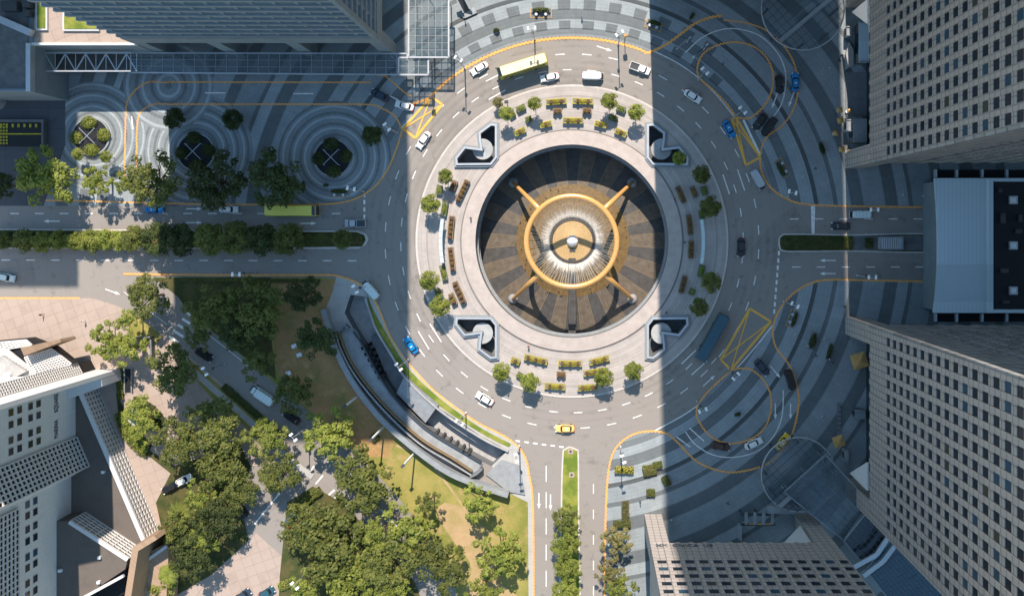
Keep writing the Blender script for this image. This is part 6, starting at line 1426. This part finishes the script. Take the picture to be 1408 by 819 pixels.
# escalator rails at the top
es = empty('escalator', (*P(648, 8, 2)[:2], .06), 0, 'pale escalator rails dropping to a landing at the top edge beside the glass canopy', 'escalator'); o0 = es.location
def rel(x, y, z): p = P(x, y, z); return (p[0] - o0.x, p[1] - o0.y, z)
mb = MB(); mb.bar(rel(625, -6, 4), rel(637, 17, 1), .3, .9); mb.bar(rel(636, -8, 4), rel(648, 14, 1), .3, .9); mb.build('handrails', 'white_metal', es)
mb = MB(); mb.bar(rel(630, -8, 3.6), rel(642, 16, .6), 1.4, .2); mb.build('steps', 'dark_metal', es); mb = MB(); mb.prism([rel(x, y, .5)[:2] for x, y in ((632, 19), (652, 10), (656, 18), (638, 26))], 0, .5); mb.build('landing', 'deck_pale', es)
# ================================================================ PEOPLE
def person_mesh():
    pts = [((0, 0, .95), .15), ((0, 0, 1.15), .14), ((.01, 0, 1.38), .17), ((.01, 0, 1.5), .06), ((.03, 0, 1.66), .105), ((.03, 0, 1.74), .07),
           ((0, .19, 1.42), .06), ((-.06, .25, 1.15), .042), ((.06, .26, .92), .034), ((0, -.19, 1.42), .06), ((.1, -.25, 1.16), .042), ((.22, -.24, .95), .034),
           ((.02, .09, .88), .1), ((.12, .1, .5), .065), ((.2, .1, .08), .045), ((.32, .1, .05), .04), ((-.02, -.09, .88), .1), ((-.08, -.1, .5), .065), ((-.28, -.1, .14), .045), ((-.2, -.1, .04), .04)]
    ed = [(0, 1), (1, 2), (2, 3), (3, 4), (4, 5), (2, 6), (6, 7), (7, 8), (2, 9), (9, 10), (10, 11), (0, 12), (12, 13), (13, 14), (14, 15), (0, 16), (16, 17), (17, 18), (18, 19)]
    me = bpy.data.meshes.new('person'); me.from_pydata([p for p, _ in pts], ed, []); o = bpy.data.objects.new('person_tmp', me); COL.objects.link(o)
    m_ = o.modifiers.new('s', 'SKIN'); m_.use_smooth_shade = True
    for i, (_, r_) in enumerate(pts): me.skin_vertices[0].data[i].radius = (r_, r_)
    me.skin_vertices[0].data[0].use_root = True
    o.modifiers.new('d', 'SUBSURF').levels = 1; bpy.context.view_layer.update(); out = bpy.data.meshes.new_from_object(o.evaluated_get(bpy.context.evaluated_depsgraph_get())); bpy.data.objects.remove(o); return out
for k, c in (('cloth_white', (.6, .6, .6)), ('cloth_dark', (.03, .035, .045)), ('cloth_red', (.35, .06, .04)), ('hair', (.02, .015, .012))): mat(k, c, .8, .1)
pm0 = person_mesh(); hb_ = MB(); hb_.lathe([(.01, .09), (.07, .07), (.105, .02), (.11, -.03), (.09, -.06)], n=10)
pmv = {}
for c in ('cloth_white', 'cloth_dark', 'cloth_red'):
    me = pm0.copy(); me.materials.clear(); me.materials.append(MATS[c]); me.materials.append(MATS['skin'])
    for p in me.polygons:
        if p.center.z > 1.52 or (abs(p.center.y) > .22 and p.center.z < 1.0): p.material_index = 1
    pmv[c] = me
hair = bpy.data.meshes.new('hair'); hair.from_pydata(hb_.v, [], hb_.f); hair.materials.append(MATS['hair'])
for i, (x, y, c, lab) in enumerate(((880, 688, 'cloth_dark', 'walking on the sunlit corner plaza'), (878, 805, 'cloth_dark', 'walking beside the bottom tower'), (923, 713, 'cloth_white', 'at the shadow edge above the bottom tower'), (1160, 421, 'cloth_dark', 'walking in the sunlit strip below the east road'),
        (1139, 493, 'cloth_white', 'right of the narrow shrub box'), (1133, 464, 'cloth_white', 'above the narrow shrub box'), (1121, 488, 'cloth_dark', 'below the bushy shrub box'), (1144, 497, 'cloth_dark', 'under the lower right tower edge'), (1130, 571, 'cloth_white', 'beside the round entrance roof'), (1093, 459, 'cloth_white', 'between the shrub boxes in the lower right plaza'),
        (1155, 78, 'cloth_dark', 'at the north end of the sunlit strip'), (1152, 84, 'cloth_dark', 'second at the north end of the sunlit strip'), (1140, 94, 'cloth_white', 'in shade left of the sunlit strip'), (683, 142, 'cloth_red', 'by the dry shrub on the promenade'), (727, 475, 'cloth_red', 'on the basin rim path in the sun'), (941, 333, 'cloth_dark', 'by the east planter row'), (927, 274, 'cloth_red', 'beside the basin rim on the east side'), (916, 429, 'cloth_dark', 'above the south-east stair well'),
        (1103, 263 - 20, 'cloth_white', 'on the plaza above the east road corner'), (1240, 268, 'cloth_white', 'in front of the low ribbed roof, left'), (1268, 269, 'cloth_white', 'in front of the low ribbed roof, right'), (1110, 475, 'cloth_white', 'beside the bushy shrub box'), (1000, 690, 'cloth_dark', 'alone on the shaded plaza above the bottom tower'), (1075, 668, 'cloth_white', 'at the left rim of the lower round roof'), (60, 432, 'cloth_dark', 'on the pink paving near the left edge'), (118, 441, 'cloth_white', 'on the pink paving near the sparse tree'), (640, 28, 'cloth_dark', 'below the escalator landing at the top'), (800, 24, 'cloth_white', 'on the banded plaza above the ring road'), (1128, 330, 'cloth_dark', 'crossing the east road median') if False else (1120, 232, 'cloth_dark', 'on the plaza left of the sunlit strip'), (350, 190, 'cloth_white', 'between the round planters on the shaded plaza'), (150, 262, 'cloth_red', 'in the sunlit patch under the sparse trees'), (672, 262, 'cloth_white', 'leaning at the basin rim on the west side') if False else (648, 300, 'cloth_dark', 'walking beside the basin rim on the west side'))):
    o = empty('person', (*G(x, y), .06 if (x > 990 or y > 600) else .14), (i * 1.7) % 6.28, 'person in ' + {'cloth_white': 'white', 'cloth_dark': 'dark', 'cloth_red': 'red'}[c] + ' clothes ' + lab, 'person', 'people on the plazas')
    b_ = bpy.data.objects.new('body', pmv[c]); COL.objects.link(b_); b_.parent = o; h_ = bpy.data.objects.new('hair', hair); COL.objects.link(h_); h_.parent = o; h_.location = (.03, 0, 1.72)
